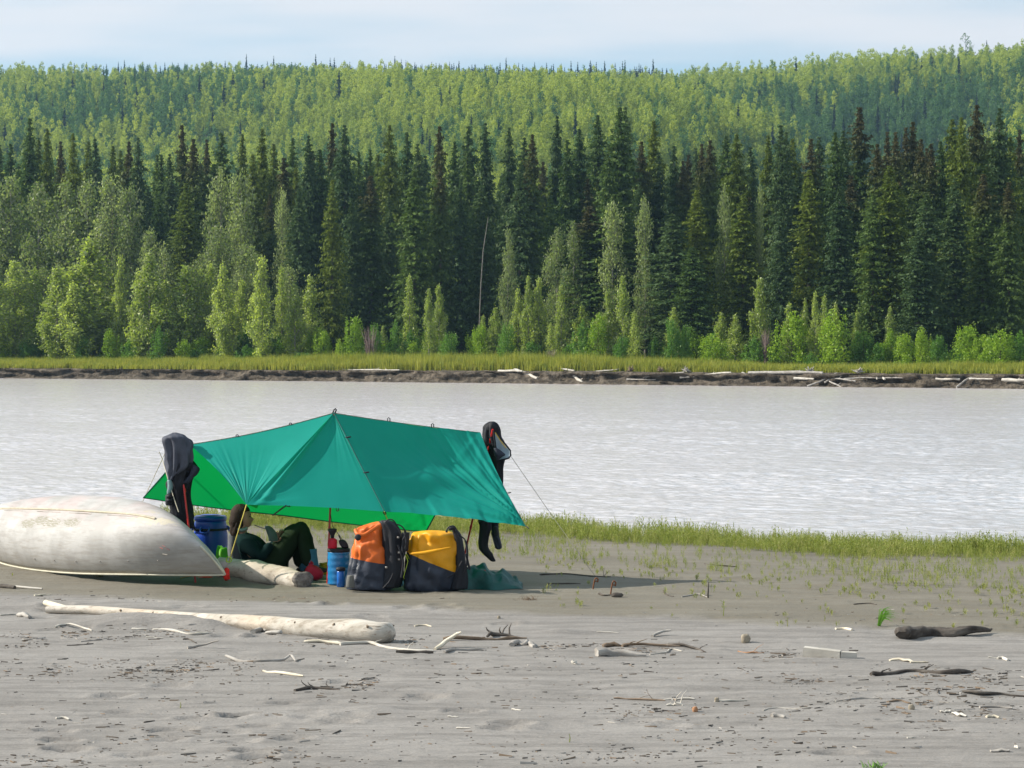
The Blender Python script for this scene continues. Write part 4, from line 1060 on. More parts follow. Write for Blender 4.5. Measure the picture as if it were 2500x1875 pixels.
for (px, py, r, lab) in [(1820, 1570, 11, 'lone brown stone with a sand tail, right half of the beach'), (2225, 1727, 8, 'pale stone at the right end of a dark brown stick'), (1750, 1714, 6, 'small tan stone by the flat white sliver'), (1697, 1738, 7, 'small dark red stone, lower centre right'), (1218, 1511, 4, 'tiny white pebble in the upper centre sand')]:
    g = gp(px, py); w = 2 * r / (F / g.y); b = MB(); b.grid(blob((g.x, g.y, g.z + w * .35), (w, w * .8, w * 1.15), 2.3, 14, 10, .25, 2., px * .1))
    tag(b.build('stone', M_stone if r != 7 else M_orange, origin=tuple(g)), lab, 'stone', 'stones on the beach')

# litter of fine twigs: nobody could count it
def litter():
    V = []; Fc = []; mi = []
    zones = [(250, 1640, 300, 22, 560), (120, 1560, 160, 16, 260), (330, 1552, 170, 14, 260), (30, 1570, 60, 20, 90), (470, 1632, 140, 20, 220), (760, 1570, 60, 8, 60), (870, 1680, 60, 28, 260), (1020, 1565, 45, 10, 110), (1360, 1578, 60, 9, 120), (1450, 1580, 50, 9, 70),
             (1900, 1602, 45, 10, 200), (1560, 1590, 80, 10, 110), (1960, 1665, 70, 14, 160), (2300, 1700, 180, 40, 480), (2100, 1725, 260, 25, 260), (2350, 1760, 130, 30, 200), (2250, 1645, 140, 15, 200), (1300, 1700, 300, 60, 120), (1560, 1740, 140, 25, 120), (1900, 1780, 300, 50, 260),
             (2450, 1660, 60, 16, 120), (500, 1700, 420, 110, 260), (900, 1800, 500, 60, 220), (1800, 1830, 500, 35, 240), (1100, 1620, 400, 50, 200), (1700, 1640, 500, 60, 260), (2000, 1500, 400, 30, 120), (200, 1465, 250, 16, 100), (700, 1460, 300, 12, 90), (300, 1790, 250, 60, 220), (100, 1845, 150, 20, 130), (650, 1850, 260, 20, 200), (1450, 1850, 300, 18, 160)]
    r = random.Random(3); k = 0
    P_ = []
    for (cx, cy, sx, sy, n_) in zones:
        for _ in range(int(n_ * 1.0)):
            px = r.gauss(cx, sx * .6); py = r.gauss(cy, sy * .6)
            if vnoise(px * .03, py * .11, 0, 66).item() < r.uniform(-.5, .35): continue
            if py < 1440 or py > 1900 or px < -60 or px > 2560: continue
            P_.append((px, py))
    D_ = np.array([list(ray(a, b_)) for a, b_ in P_]); t_ = -CAMZ / D_[:, 2]; xw = D_[:, 0] * t_; yw = D_[:, 1] * t_
    zw = land_h(xw, yw)
    for i in range(len(P_)):
        l = min(.09, .004 + r.expovariate(1 / .0095)); w = r.uniform(.0009, .0026) * (1 + l * 14); a = r.gauss(0, .5) if r.random() < .75 else r.uniform(0, 3.14)
        dx_, dy_ = math.cos(a) * l, math.sin(a) * l; px_, py_ = -math.sin(a) * w, math.cos(a) * w; z0 = zw[i] + .001; tz = r.uniform(-.3, .3) * l * .6
        zb = zw[i] + w * 2.2
        o_ = len(V)
        V += [(xw[i] - dx_ - px_, yw[i] - dy_ - py_, z0), (xw[i] - dx_ + px_, yw[i] - dy_ + py_, z0), (xw[i] - dx_, yw[i] - dy_, zb + max(0, -tz)), (xw[i] + dx_ - px_, yw[i] + dy_ - py_, z0), (xw[i] + dx_ + px_, yw[i] + dy_ + py_, z0), (xw[i] + dx_, yw[i] + dy_, zb + max(0, tz))]
        Fc += [(0 + o_, 3 + o_, 5 + o_, 2 + o_), (1 + o_, 2 + o_, 5 + o_, 4 + o_), (0 + o_, 2 + o_, 1 + o_), (3 + o_, 4 + o_, 5 + o_)]
        q = r.choice((0, 0, 1, 2, 2, 3)); mi += [q] * 4
    me_ = bpy.data.meshes.new('litter'); me_.from_pydata(V, [], Fc); me_.materials.append(M_dark); me_.materials.append(M_greyw); me_.materials.append(M_brown); me_.materials.append(surf('silt_clod', (.10, .09, .08), (.16, .15, .135), 20, .95)); me_.polygons.foreach_set('material_index', mi)
    o_ = bpy.data.objects.new('twig_litter', me_); COL.objects.link(o_); tag(o_, 'fine dark twigs and bark bits strewn over the sand', 'debris', kind='stuff')
litter()

# ================================================================== NEAR WEEDS
W1 = leafmat('weed_leaf', [(.15, .20, .045), (.22, .27, .06), (.28, .32, .09), (.36, .34, .16)], .42, .55, .03)
W2 = leafmat('weed_leaf_dull', [(.22, .26, .09), (.28, .31, .11), (.34, .35, .15)], .45, .55, .03)
def weed(seed, stalks, H, mat, spread=.06):
    r = np.random.default_rng(seed); V = []; Fc = []
    def leaf(p, d, l, w):
        s_ = np.cross(d, [0, 0, 1.0]); s_ = s_ / (np.linalg.norm(s_) + 1e-6) * w; o_ = len(V)
        V.extend([tuple(p), tuple(p + d * l * .5 + s_), tuple(p + d * l), tuple(p + d * l * .5 - s_)]); Fc.append((o_, o_ + 1, o_ + 2, o_ + 3))
    for s0 in range(stalks):
        b0 = np.array([*r.normal(size=2) * spread, 0.0]); h = H * r.uniform(.5, 1.05); ln = r.normal(size=2) * .12 * h
        tip = b0 + np.array([ln[0], ln[1], h]); w = .0028
        o_ = len(V); V.extend([(b0[0] - w, b0[1], -.02), (b0[0] + w, b0[1], -.02), (tip[0] + .001, tip[1], tip[2]), (tip[0] - .001, tip[1], tip[2])]); Fc.append((o_, o_ + 1, o_ + 2, o_ + 3))
        nl = int(r.integers(9, 15))
        for k in range(nl):
            q = .12 + .85 * k / nl; a = r.random() * 6.28
            d = np.array([math.cos(a), math.sin(a), r.uniform(.3, 1.5)]); d /= np.linalg.norm(d)
            leaf(b0 + (tip - b0) * q, d, (.075 if q < .6 else .045) * r.uniform(.6, 1.3), .0075)
    me_ = bpy.data.meshes.new('weed'); me_.from_pydata(V, [], Fc); me_.materials.append(mat); return me_
WD = [weed(600 + i, 5, .33, W1) for i in range(5)] + [weed(620 + i, 3, .16, W2, .04) for i in range(3)]
cand = []
r3 = np.random.default_rng(9)
pn = 60000
pxs = r3.uniform(-80, 2600, pn); pys = r3.uniform(1285, 1540, pn)
# band centre (photo rows) of the dense weeds and of the sparse fringe
cen = np.interp(pxs, [0, 500, 1200, 1700, 2100, 2500], [1290, 1295, 1328, 1362, 1392, 1412])
hw = np.interp(pxs, [0, 500, 1200, 1700, 2500], [30, 30, 30, 33, 30])
dn = np.abs(pys - cen) / hw
prob = np.where(dn < 1, 1.0, 0)
gap = fbm(pxs * .008, pys * .03, 0, 3, 99)
prob = prob * (.32 + .5 * sst(-.3, .3, gap))
D_ = (pys - cen - hw)
frng = np.where(D_ > 0, np.exp(-D_ / 30.0) * .10 + .010 * (D_ < 120), 0) * sst(-.5, .4, gap)
frng = np.where((pxs < 1180) & (pxs > 600), frng * 1.3, frng)
pr = prob * .20 + frng
keep = r3.random(pn) < pr
isf = (prob[keep] == 0)
dr_ = np.array([list(ray(a, b_)) for a, b_ in zip(pxs[keep], pys[keep])])
zz = np.zeros(len(dr_))
for _ in range(12):
    tt = (zz - CAMZ) / dr_[:, 2]; xw = dr_[:, 0] * tt; yw = dr_[:, 1] * tt; zz = .5 * zz + .5 * base_h(xw, yw)
ok = (yw < shore_y(xw) + 0.3) & (yw > 20.5 - .33 * xw + .6)
xw, yw, isf = xw[ok], yw[ok], isf[ok]
# more in the dense band, seeded in world space so that it holds from other viewpoints
n2 = 15000
xa = r3.uniform(-13, 12, n2); ya = shore_y(xa) - .2 - r3.beta(1.0, 1.3, n2) * np.interp(xa, [-10, 0, 8], [5.6, 5.6, 6.2])
gp2 = fbm(xa * .5, ya * .5, 0, 3, 98); ka = r3.random(n2) < .22 + .78 * sst(-.35, .15, gp2 + .25 * vnoise(xa * 1.7, ya * 1.2, 0, 12))
xa, ya = xa[ka], ya[ka]
xw = np.concatenate([xw, xa]); yw = np.concatenate([yw, ya]); isf = np.concatenate([isf, np.zeros(len(xa), bool)])
# keep weeds from growing through the camp gear
camp = ((xw > -5.5) & (xw < 0.3) & (yw < 27.6)) | (xw < -6.2)
xw, yw, isf = xw[~camp], yw[~camp], isf[~camp]
zz = land_h(xw, yw)
n = len(xw)
sz = np.where(isf, r3.uniform(.2, .6, n), r3.uniform(.4, 1.05, n) ** 1.2 * (.85 + .5 * fbm(xw * .9, yw * .9, 0, 2, 44)))
# tallest on the river side of the band
sz = np.where(~isf, sz * np.interp(shore_y(xw) - yw, [0, .6, 2.5, 4.5, 6], [.9, 1.0, 1.0, .8, .5]), sz)
scatter('shore_weeds', np.stack([xw, yw, zz], 1), np.stack([sz * .9, sz * .9, sz], 1), np.column_stack([r3.normal(size=n) * .08, r3.normal(size=n) * .08, r3.uniform(0, 6, n)]),
        np.where(isf, r3.integers(5, 8, n), r3.integers(0, 5, n)), WD, label='yellow-green leafy weeds growing along the near shore', cat='weeds')
print('weeds', n)
# single plants
def one_plant(name, lab, cat, px, py, build):
    g = gp(px, py); b = MB(); build(b, g)
    return b, g
G3 = leafmat('bright_grass', [(.14, .32, .04), (.18, .40, .06), (.24, .46, .09)], .40, .4, .05)
g = gp(2143, 1529); b = MB()
for k in range(46):
    a = rr.uniform(-.6, .6); l = rr.uniform(.08, .20) ; bx_ = rr.uniform(0, .02); fw = rr.uniform(.05, .19)
    p0 = g + Vector((bx_, rr.uniform(-.02, .02), 0)); p1 = p0 + Vector((fw * .35, a * .1, l * .75)); p2 = p0 + Vector((fw, a * .2, l * rr.uniform(.6, 1.0)))
    P_ = bez([p0, p1, p2 - Vector((0, 0, .03))], 5); w = .0048
    b.add([v for i_, q in enumerate(P_) for v in (q + Vector((-w * .5, 0, w)) * (1 - i_ / 4.3), q - Vector((-w * .5, 0, w)) * (1 - i_ / 4.3))], [(2 * i, 2 * i + 1, 2 * i + 3, 2 * i + 2) for i in range(4)])
tag(b.build('grass_tuft', G3, origin=tuple(g)), 'bright green grass tuft blown to the right, left of the big dark log', 'grass tuft')
g = gp(2130, 1874); b = MB()
for k in range(26):
    p0 = g + Vector((rr.uniform(-.06, .06), rr.uniform(-.02, .02), 0)); p2 = p0 + Vector((rr.uniform(-.04, .04), 0, rr.uniform(.02, .05)))
    b.tube([p0, p2], [.003, .001], 3)
tag(b.build('grass_tuft', G3, origin=tuple(g)), 'tiny green grass tuft at the bottom edge of the photo', 'grass tuft')
def seedling(px, py, hpx, lab, mat, nl=16, spr=.5):
    g = gp(px, py); h = hpx / (F / g.y); b = MB(); b.tube([g, g + Vector((.005, 0, h * .5)), g + Vector((0, 0, h))], [.004, .003, .0015], 4)
    for k in range(nl):
        q = k / nl; p = g + Vector((0, 0, h * (.1 + .85 * q))); a = rr.uniform(0, 6.28); d = Vector((math.cos(a), math.sin(a) * .6, rr.uniform(.1, 1))).normalized(); l = h * spr * rr.uniform(.3, .7); s_ = d.cross(Vector((0, 0, 1))).normalized() * l * .14
        b.add([p, p + d * l * .5 + s_, p + d * l, p + d * l * .5 - s_], [(0, 1, 2, 3)])
    tag(b.build('seedling', mat, origin=tuple(g), smooth=False), lab, 'seedling', 'single plants on the sand')
seedling(1766, 1503, 40, 'tallest yellow-green seedling on the bare sand, right of the centre', W1)
seedling(1922, 1530, 22, 'small sparse seedling right of the tallest one', W2)
seedling(2013, 1516, 14, 'tiny seedling left of the bright grass tuft', W2)
seedling(1390, 1812, 20, 'small dry sprig at the bottom centre of the beach', W2, 9)
seedling(440, 1720, 14, 'small dry sprig on a low mound at lower left', W2, 9)
g = gp(1290, 1466); b = MB()
for k in range(60):
    p0 = g + Vector((rr.gauss(0, .05), rr.gauss(0, .03), 0)); b.tube([p0, p0 + Vector((rr.uniform(-.05, .05), rr.uniform(-.02, .02), rr.uniform(.01, .05)))], [.002, .001], 3)
tag(b.build('dry_tuft', M_brown, origin=tuple(g)), 'low brown dry tuft on the sand below the hanging black suit', 'dry tuft')
g = gp(245, 1408); b = MB()
for k in range(24):
    p0 = g + Vector((rr.gauss(0, .03), -.02, 0)); b.tube([p0, p0 + Vector((rr.uniform(-.04, .05), 0, rr.uniform(.02, .07)))], [.003, .001], 3)
tag(b.build('grass_sprig', W1, origin=tuple(g)), 'yellow-green sprig at the foot of the canoe', 'plant')

# ================================================================== CAMP
def fabric(name, c, rough=.7, sc=25, bump=.4, trans=0, var=.12, spec=.3, bd=.01):
    return surf(name, tuple(x * (1 - var) for x in c), tuple(min(1, x * (1 + var)) for x in c), sc * .3, rough, bump, sc, bd, spec)
M_black = fabric('black_fabric', (.014, .016, .022), .65)
M_navy = fabric('charcoal_vinyl', (.028, .036, .055), .5)
M_orangef = fabric('orange_vinyl', (.62, .13, .02), .5, 14, .35)
M_yellowf = fabric('yellow_vinyl', (.72, .33, .008), .5, 14, .35)
M_red = fabric('red_fabric', (.42, .012, .035), .7)
M_redpole = fabric('red_anodised_pole', (.48, .02, .02), .3, 10, 0, spec=.5)
M_rope = fabric('yellow_cord', (.60, .52, .12), .8)
M_ropeg = fabric('green_yellow_cord', (.45, .60, .06), .8)
M_cordp = fabric('pale_cord', (.48, .44, .34), .8)
M_cordg = fabric('grey_cord', (.24, .23, .19), .8)
M_rust = surf('rusty_steel', (.10, .04, .02), (.22, .09, .04), 60, .8, .3, 90, .002, .3)

# ---- canoe
QC = (-4.8213, 25.7106, 0.3426, -0.8538, -0.0310, 0.6705); LC, BC, DC, SH, RK = 4.9, 0.5146, 0.3738, 0.3668, 0.2450
def hull_uv(s, f, grow=0.0):
    b_ = (BC + grow) * max(0, 1 - abs(s) ** 2.4) ** .9; zg = -SH * abs(s) ** 3
    wk = (DC + grow - zg) * max(0, 1 - abs(s) ** 8) ** .5 * (1 + RK * (1 - s * s))
    c = math.cos(f); u = b_ * math.copysign(abs(c) ** (2 / 2.35), c) if abs(c) > 1e-9 else 0.0
    w = zg + wk * max(0, math.sin(f)) ** (2 / 2.4)
    return s * (LC / 2 + grow), u, w
def hull_pt(s, f, grow=0.0, du=0, dw=0):
    X, u, w = hull_uv(s, f, grow); u += du; w += dw
    px, py, pz, yaw, pit, roll = QC
    y = u * math.cos(roll) - w * math.sin(roll); z = u * math.sin(roll) + w * math.cos(roll)
    x2 = X * math.cos(pit) + z * math.sin(pit); z2 = -X * math.sin(pit) + z * math.cos(pit)
    return Vector((x2 * math.cos(yaw) - y * math.sin(yaw) + px, x2 * math.sin(yaw) + y * math.cos(yaw) + py, z2 + pz))
def canoe_mat():
    m, nt = newmat('worn_white_hull')
    uv = N(nt, 'ShaderNodeUVMap').outputs[0]
    sp_ = N(nt, 'ShaderNodeSeparateXYZ', {0: uv})
    # uv.x metres along, uv.y metres around the hull from the near gunwale
    base = ramp(nt, noise(nt, uv, 2.2, 5, .6), [(.42, (.335, .33, .32)), (.58, (.42, .415, .405))])
    pink = N(nt, 'ShaderNodeMapRange', {0: noise(nt, uv, 1.4, 5, .6), 1: .42, 2: .58, 3: 0, 4: .65}).outputs[0]
    up = N(nt, 'ShaderNodeMapRange', {0: sp_.outputs[1], 1: .50, 2: .75}).outputs[0]
    base = mixc_(nt, N(nt, 'ShaderNodeMath', {0: pink, 1: up}, operation='MULTIPLY').outputs[0], base, (.42, .33, .32))
    skew = N(nt, 'ShaderNodeMapping', {0: uv, 'Rotation': (0, 0, math.radians(-40)), 'Scale': (1.4, 9, 1)}).outputs[0]
    st_ = N(nt, 'ShaderNodeMapRange', {0: noise(nt, skew, 2.2, 5, .65), 1: .50, 2: .62, 3: 0, 4: .40}).outputs[0]
    base = mixc_(nt, st_, base, (.25, .23, .215))
    lg = N(nt, 'ShaderNodeMapping', {0: uv, 'Scale': (1.1, 11, 1)}).outputs[0]
    sc_ = N(nt, 'ShaderNodeMapRange', {0: noise(nt, lg, 3.0, 6, .7), 1: .53, 2: .60, 3: 0, 4: .6}).outputs[0]
    low = N(nt, 'ShaderNodeMapRange', {0: sp_.outputs[1], 1: .55, 2: .25}).outputs[0]
    base = mixc_(nt, N(nt, 'ShaderNodeMath', {0: sc_, 1: low}, operation='MULTIPLY').outputs[0], base, (.30, .28, .25))
    mud = N(nt, 'ShaderNodeMapRange', {0: sp_.outputs[1], 1: .22, 2: .0, 3: 0, 4: .5}).outputs[0]
    mudn = N(nt, 'ShaderNodeMath', {0: mud, 1: noise(nt, uv, 5, 5, .6)}, operation='MULTIPLY').outputs[0]
    base = mixc_(nt, mudn, base, (.30, .27, .20))
    # worn patch on the turn of the bilge, cream repair near the bow
    def spot(cx, cy, rx, ry, colr, k, sca=9):
        nonlocal base
        a = N(nt, 'ShaderNodeVectorMath', {0: uv, 1: (cx, cy, 0)}, operation='SUBTRACT').outputs[0]
        a = N(nt, 'ShaderNodeVectorMath', {0: a, 1: (1 / rx, 1 / ry, 0)}, operation='MULTIPLY').outputs[0]
        l = N(nt, 'ShaderNodeVectorMath', {0: a}, operation='LENGTH').outputs['Value']
        e = N(nt, 'ShaderNodeMapRange', {0: l, 1: 1.0, 2: .3}).outputs[0]
        q = N(nt, 'ShaderNodeMath', {0: e, 1: N(nt, 'ShaderNodeMapRange', {0: noise(nt, skew if sca < 12 else uv, sca, 6, .8), 1: .38, 2: .62}).outputs[0]}, operation='MULTIPLY').outputs[0]
        q = N(nt, 'ShaderNodeMapRange', {0: q, 1: .30, 2: .40, 3: 0, 4: k}).outputs[0]
        base = mixc_(nt, q, base, colr)
    for s0 in (1.95, 2.2, 2.45, 2.85):
        spot(s0, .60 + .03 * math.sin(s0 * 9), .30, .10, (.22, .21, .16), .95, 9)
    spot(4.25, .66, .55, .10, (.52, .47, .34), .7, 14)
    spot(4.15, .80, .22, .05, (.42, .38, .30), .8, 20)
    p = N(nt, 'ShaderNodeBsdfPrincipled', {'Base Color': base, 'Roughness': .6, 'Specular IOR Level': .22,
          'Normal': N(nt, 'ShaderNodeBump', {'Strength': .25, 'Distance': .006, 'Height': noise(nt, uv, 5, 5, .6)}).outputs[0]})
    N(nt, 'ShaderNodeOutputMaterial', {0: p.outputs[0]}); return m
t = thing('canoe', 'upturned scuffed white canoe lying tilted on the sand at the left', 'canoe', (QC[0], QC[1], 0))
ns, nf = 120, 40
sv = [math.sin((i / ns - .5) * math.pi) for i in range(ns + 1)]
b = MB(); P_ = []; UV = []
for s_ in sv:
    row = []; acc = 0; prev = None
    for j in range(nf + 1):
        f = math.pi * (1 - j / nf)
        q = hull_uv(s_, f); p = hull_pt(s_, f)
        dv = .004 * fbm(np.array([s_ * 5]), np.array([f * 2]), 0, 3, 12).item()
        p = p + Vector((0, -dv, dv)); row.append(p)
        v = Vector((q[1], q[2], 0))
        if prev is not None: acc += (v - prev).length
        prev = v; UV.append((q[0] + LC / 2, acc))
    P_.append(row)
b.grid(P_); o = b.build('hull', canoe_mat(), t)
uvl = o.data.uv_layers.new(name='UVMap')
li = np.zeros(len(o.data.loops), np.int32); o.data.loops.foreach_get('vertex_index', li)
uvl.data.foreach_set('uv', np.array(UV, np.float32)[li].ravel())
o.modifiers.new('thickness', 'SOLIDIFY').thickness = .006
M_trim = fabric('gunwale_vinyl', (.50, .48, .38), .6); M_keel = fabric('keel_strip', (.42, .38, .29), .6, 40, .5)
for sd_ in (math.pi, 0.0):
    b = MB(); ps = [hull_pt(s_, sd_, .006) for s_ in sv[2:-2]]; b.tube(ps, .011, 6); b.build('gunwale', M_trim, t)
b = MB(); ps = [hull_pt(-.86 + 1.62 * i / 60, math.pi / 2, .002) for i in range(61)]; b.tube(ps, .014, 6, .1); b.build('keel_strip', M_keel, t)
b = MB(); ps = [hull_pt(-.86 + 1.62 * i / 60, math.pi / 2 + .05, .0005) for i in range(61)]
for i in range(0, 60):
    if vnoise(i * .37, 3.).item() > -.05: b.tube([ps[i], ps[i].lerp(ps[i + 1], .95)], .0045, 5, .2)
b.build('worn_keel_edge', M_greyw, t)
b = MB()
for s_ in (-.12, .06, .24, .42, .60, .76, .86):
    p = hull_pt(s_, math.pi - .28, .003); b.lathe(p, [(.001, -.006), (.008, -.004), (.009, .004), (.001, .008)], 8)
b.build('rivet', M_greyw, t)
b = MB()
for (s_, f_, w_) in ((.80, math.pi - .62, .02), (.815, math.pi - .68, .016), (.83, math.pi - .60, .018)):
    p = hull_pt(s_, f_, .004); p2 = hull_pt(s_ + .012, f_ + .03, .004); b.tube([p, p2], w_ * .5, 4, flat=.3)
b.build('peeling_sticker', fabric('sticker_red', (.55, .18, .16), .5), t)
b = MB(); p = hull_pt(.80, math.pi - .45, .004); b.tube([p, hull_pt(.82, math.pi - .43, .004)], .012, 4, flat=.3); b.build('peeling_sticker', M_white, t)
for s_ in (-.3, .25):
    b = MB(); b.tube([hull_pt(s_, math.pi, 0), hull_pt(s_, 0.0, 0)], .014, 6); b.build('thwart', M_brown, t)
b = MB(); ps = [hull_pt(.96, math.pi - .3, .01), hull_pt(1, math.pi * .5, .012), hull_pt(.96, .3, .01)]; b.tube([hull_pt(k, math.pi / 2, .008) for k in (.965, .985, .997, 1.0)], .012, 6); b.build('stem_band', M_trim, t)
# gear at the canoe foot
g = gp(308, 1409); b = MB(); b.grid(blob((g.x, g.y + .35, .045), (.26, .16, .09), 4, 16, 10, .05)); tag(b.build('mustard_bag', fabric('mustard', (.28, .17, .03)), origin=tuple(g)), 'mustard coloured bag half hidden under the canoe gunwale', 'bag')
g = gp(502, 1414); b = MB(); b.add([g + Vector((-.09, 0, .012)), g + Vector((-.03, -.05, .02)), g + Vector((.12, .0, .012)), g + Vector((.03, .05, .03)), g + Vector((0, 0, .045))], [(0, 1, 4), (1, 2, 4), (2, 3, 4), (3, 0, 4), (0, 3, 2, 1)])
tag(b.build('red_rag', fabric('red_nylon', (.75, .04, .03), .6), origin=tuple(g), smooth=False), 'small red rag on the sand under the canoe bow', 'cloth')
b = MB(); ps = bez([gp(440, 1413, .006), gp(465, 1409, .01), gp(490, 1408, .006), gp(500, 1412, .02)], 12); b.tube(ps, .005, 5); tag(b.build('cord', fabric('orange_cord', (.6, .2, .08)), origin=tuple(ps[0])), 'thin orange cord running from the red rag under the canoe', 'cord')
g = gp(6, 1372); b = MB(); b.grid(blob((g.x, g.y + .25, g.z + .06), (.22, .2, .16), 3, 16, 10, .15)); tag(b.build('red_bag', M_red, origin=tuple(g)), 'red bag showing behind the canoe at the left edge', 'bag')
g = gp(38, 1386); b = MB(); b.grid(blob((g.x, g.y + .3, g.z + .03), (.16, .12, .09), 3, 14, 9, .15)); tag(b.build('blue_bag', fabric('blue_nylon', (.02, .06, .2)), origin=tuple(g)), 'dark blue bag under the left part of the canoe', 'bag')

# ---- tarp
def tarp_mat():
    m, nt = newmat('two_sided_tarp')
    g_ = N(nt, 'ShaderNodeNewGeometry'); co = N(nt, 'ShaderNodeTexCoord').outputs['Object']
    out_c = ramp(nt, noise(nt, co, 3, 3), [(.3, (.008, .29, .25)), (.7, (.012, .325, .28))])
    in_c = (.006, .30, .055)
    col = mixc_(nt, g_.outputs['Backfacing'], out_c, in_c)
    bp = N(nt, 'ShaderNodeBump', {'Strength': .25, 'Distance': .004, 'Height': noise(nt, co, 14, 4, .6)})
    d = N(nt, 'ShaderNodeBsdfPrincipled', {'Base Color': col, 'Roughness': .6, 'Specular IOR Level': .12, 'Normal': bp.outputs[0]})
    tr = N(nt, 'ShaderNodeBsdfTranslucent', {0: (.002, .47, .10, 1)})
    mx = N(nt, 'ShaderNodeMixShader', {0: .34, 1: d.outputs[0], 2: tr.outputs[0]})
    N(nt, 'ShaderNodeOutputMaterial', {0: mx.outputs[0]}); return m
M_tarp = tarp_mat(); M_seam = fabric('dark_seam', (.004, .10, .085), .7)
tA = pt(463, 1086, 24.74); tP = pt(815, 1009, 24.7); tB = pt(1172, 1057, 25.35)
tC1 = pt(602, 1232, 24.0); tM = pt(938, 1249, 23.95); tC2 = pt(1283, 1284, 24.15)
tD1 = pt(350, 1215, 26.0); tMb = pt(690, 1258, 26.1); tD2 = pt(1040, 1298, 26.35)
def patch(fn, n, m, disp):
    P_ = [[fn(i / n, j / m) for j in range(m + 1)] for i in range(n + 1)]
    Q = [[p.copy() for p in r] for r in P_]
    for i in range(n + 1):
        for j in range(m + 1):
            a = P_[min(i + 1, n)][j] - P_[max(i - 1, 0)][j]; c = P_[i][min(j + 1, m)] - P_[i][max(j - 1, 0)]
            nn = a.cross(c)
            if nn.length > 1e-9: nn.normalize()
            else: nn = Vector((0, -.7, .7))
            if nn.z < 0: nn = -nn
            Q[i][j] = P_[i][j] + nn * disp(i / n, j / m, P_[i][j])
    return Q
def lerp3(a, b_, f): return a.lerp(b_, f)
def radial(p, c, e1, e2, fr, amp, reach, seed=0.):
    v = p - c; x = v.dot(e1); y = v.dot(e2); r = math.hypot(x, y)
    if r < 1e-6: return 0
    an = math.atan2(y, x)
    q = vnoise(an * fr, 1.3 + seed).item() + .5 * vnoise(an * fr * 2.3, 7.1 + r * .4 + seed).item()
    return amp * q * math.exp(-(r / reach) ** 2) * min(1, r / .12)
eF1 = (tB - tA).normalized(); eF2 = (tP - tC1).normalized()
def orient(quads, want):
    return quads
tr_ = thing('tarp', 'green tarp shelter pitched on red poles, peaked in the middle, over the camp', 'tarp', (tP.x, tP.y, 0))
# front: left facet (A,P,C1), middle facet (P,C1,M), right facet (P,B,C2,M)
def f1(u, v):   # u: from C1 (0) up to ridge (1); v: from A to P
    top = tA.lerp(tP, v) + Vector((0, 0, -.030 * math.sin(math.pi * v)))
    base_ = tC1 + (tP - tC1) * 0
    p = tC1.lerp(top, u); edge = (1 - v) ** 3 * math.sin(math.pi * u) * .035
    return p + Vector((edge * .3, 0, edge * .8))
def f2(u, v):
    a = tP; e = tC1.lerp(tM, v) + Vector((0, 0, .012 * math.sin(math.pi * v)))
    return a.lerp(e, u)
def f3(u, v):
    top = tP.lerp(tB, v) + Vector((0, 0, -.012 * math.sin(math.pi * v))); bot = tM.lerp(tC2, v) + Vector((0, 0, .018 * math.sin(math.pi * v)))
    return top.lerp(bot, u) + Vector((-.03 * math.sin(math.pi * u) * v ** 4, 0, 0))
def d1(u, v, p): return radial(p, tC1, eF1, eF2, 22, .009, .5, 2.) * min(1, (1 - u) * 4) - .020 * math.sin(math.pi * u) * math.sin(math.pi * v)
def d2(u, v, p): return radial(p, tC1, eF1, eF2, 15, .011, .5, 0.) * min(1, v * 14 + .0) + radial(p, tP, eF1, eF2, 7, .010, .5, 5.) - .018 * math.sin(math.pi * u) * math.sin(math.pi * v) + (.042 * math.exp(-((v - .10) / .030) ** 2) - .030 * math.exp(-((v - .045) / .02) ** 2)) * math.sin(math.pi * u) ** .6
def d3(u, v, p):
    w = radial(p, tC2, eF1, eF2, 11, .040, .9, 9.) + radial(p, tB, eF1, eF2, 9, .008, .6, 4.) + .035 * math.exp(-((u - .55 + .25 * (v - .5)) / .10) ** 2) * math.sin(math.pi * v)
    w += -.11 * math.sin(math.pi * u) ** 1.2 * math.sin(math.pi * v) + .045 * vnoise(u * 2.2 + 3, v * 3.1).item() * math.sin(math.pi * u) * math.sin(math.pi * v)
    dd = ((u - .42) ** 2 / .02 + (v - .52) ** 2 / .008); w += .035 * math.exp(-dd)
    w += .011 * vnoise(v * 26 + u * 3, u * 2.).item() * sst(.6, 1, u).item()
    return w * (min(1, v * 10) if v < .1 else 1)
b = MB()
for fn, dd, n_, m_ in ((f1, d1, 60, 80), (f2, d2, 70, 60), (f3, d3, 60, 90)):
    Q = patch(fn, n_, m_, dd); b.grid(Q)
o = b.build('front_panel', M_tarp, tr_)
def face_up(o, want):
    me_ = o.data; import bmesh
    bm = bmesh.new(); bm.from_mesh(me_); bmesh.ops.remove_doubles(bm, verts=bm.verts, dist=.0004)
    for f_ in bm.faces: f_.normal_update()
    fl = [f_ for f_ in bm.faces if f_.normal.dot(want) < 0]
    bmesh.ops.reverse_faces(bm, faces=fl); bm.to_mesh(me_); bm.free()
face_up(o, Vector((0, -.6, .8)))
# turned-under corner at C1
b = MB(); b.add([tC1 + Vector((-.002, .01, 0)), tC1 + Vector((.13, .03, .004)), tC1 + Vector((.085, .08, -.075))], [(0, 1, 2)]); o = b.build('corner_flap', M_tarp, tr_)
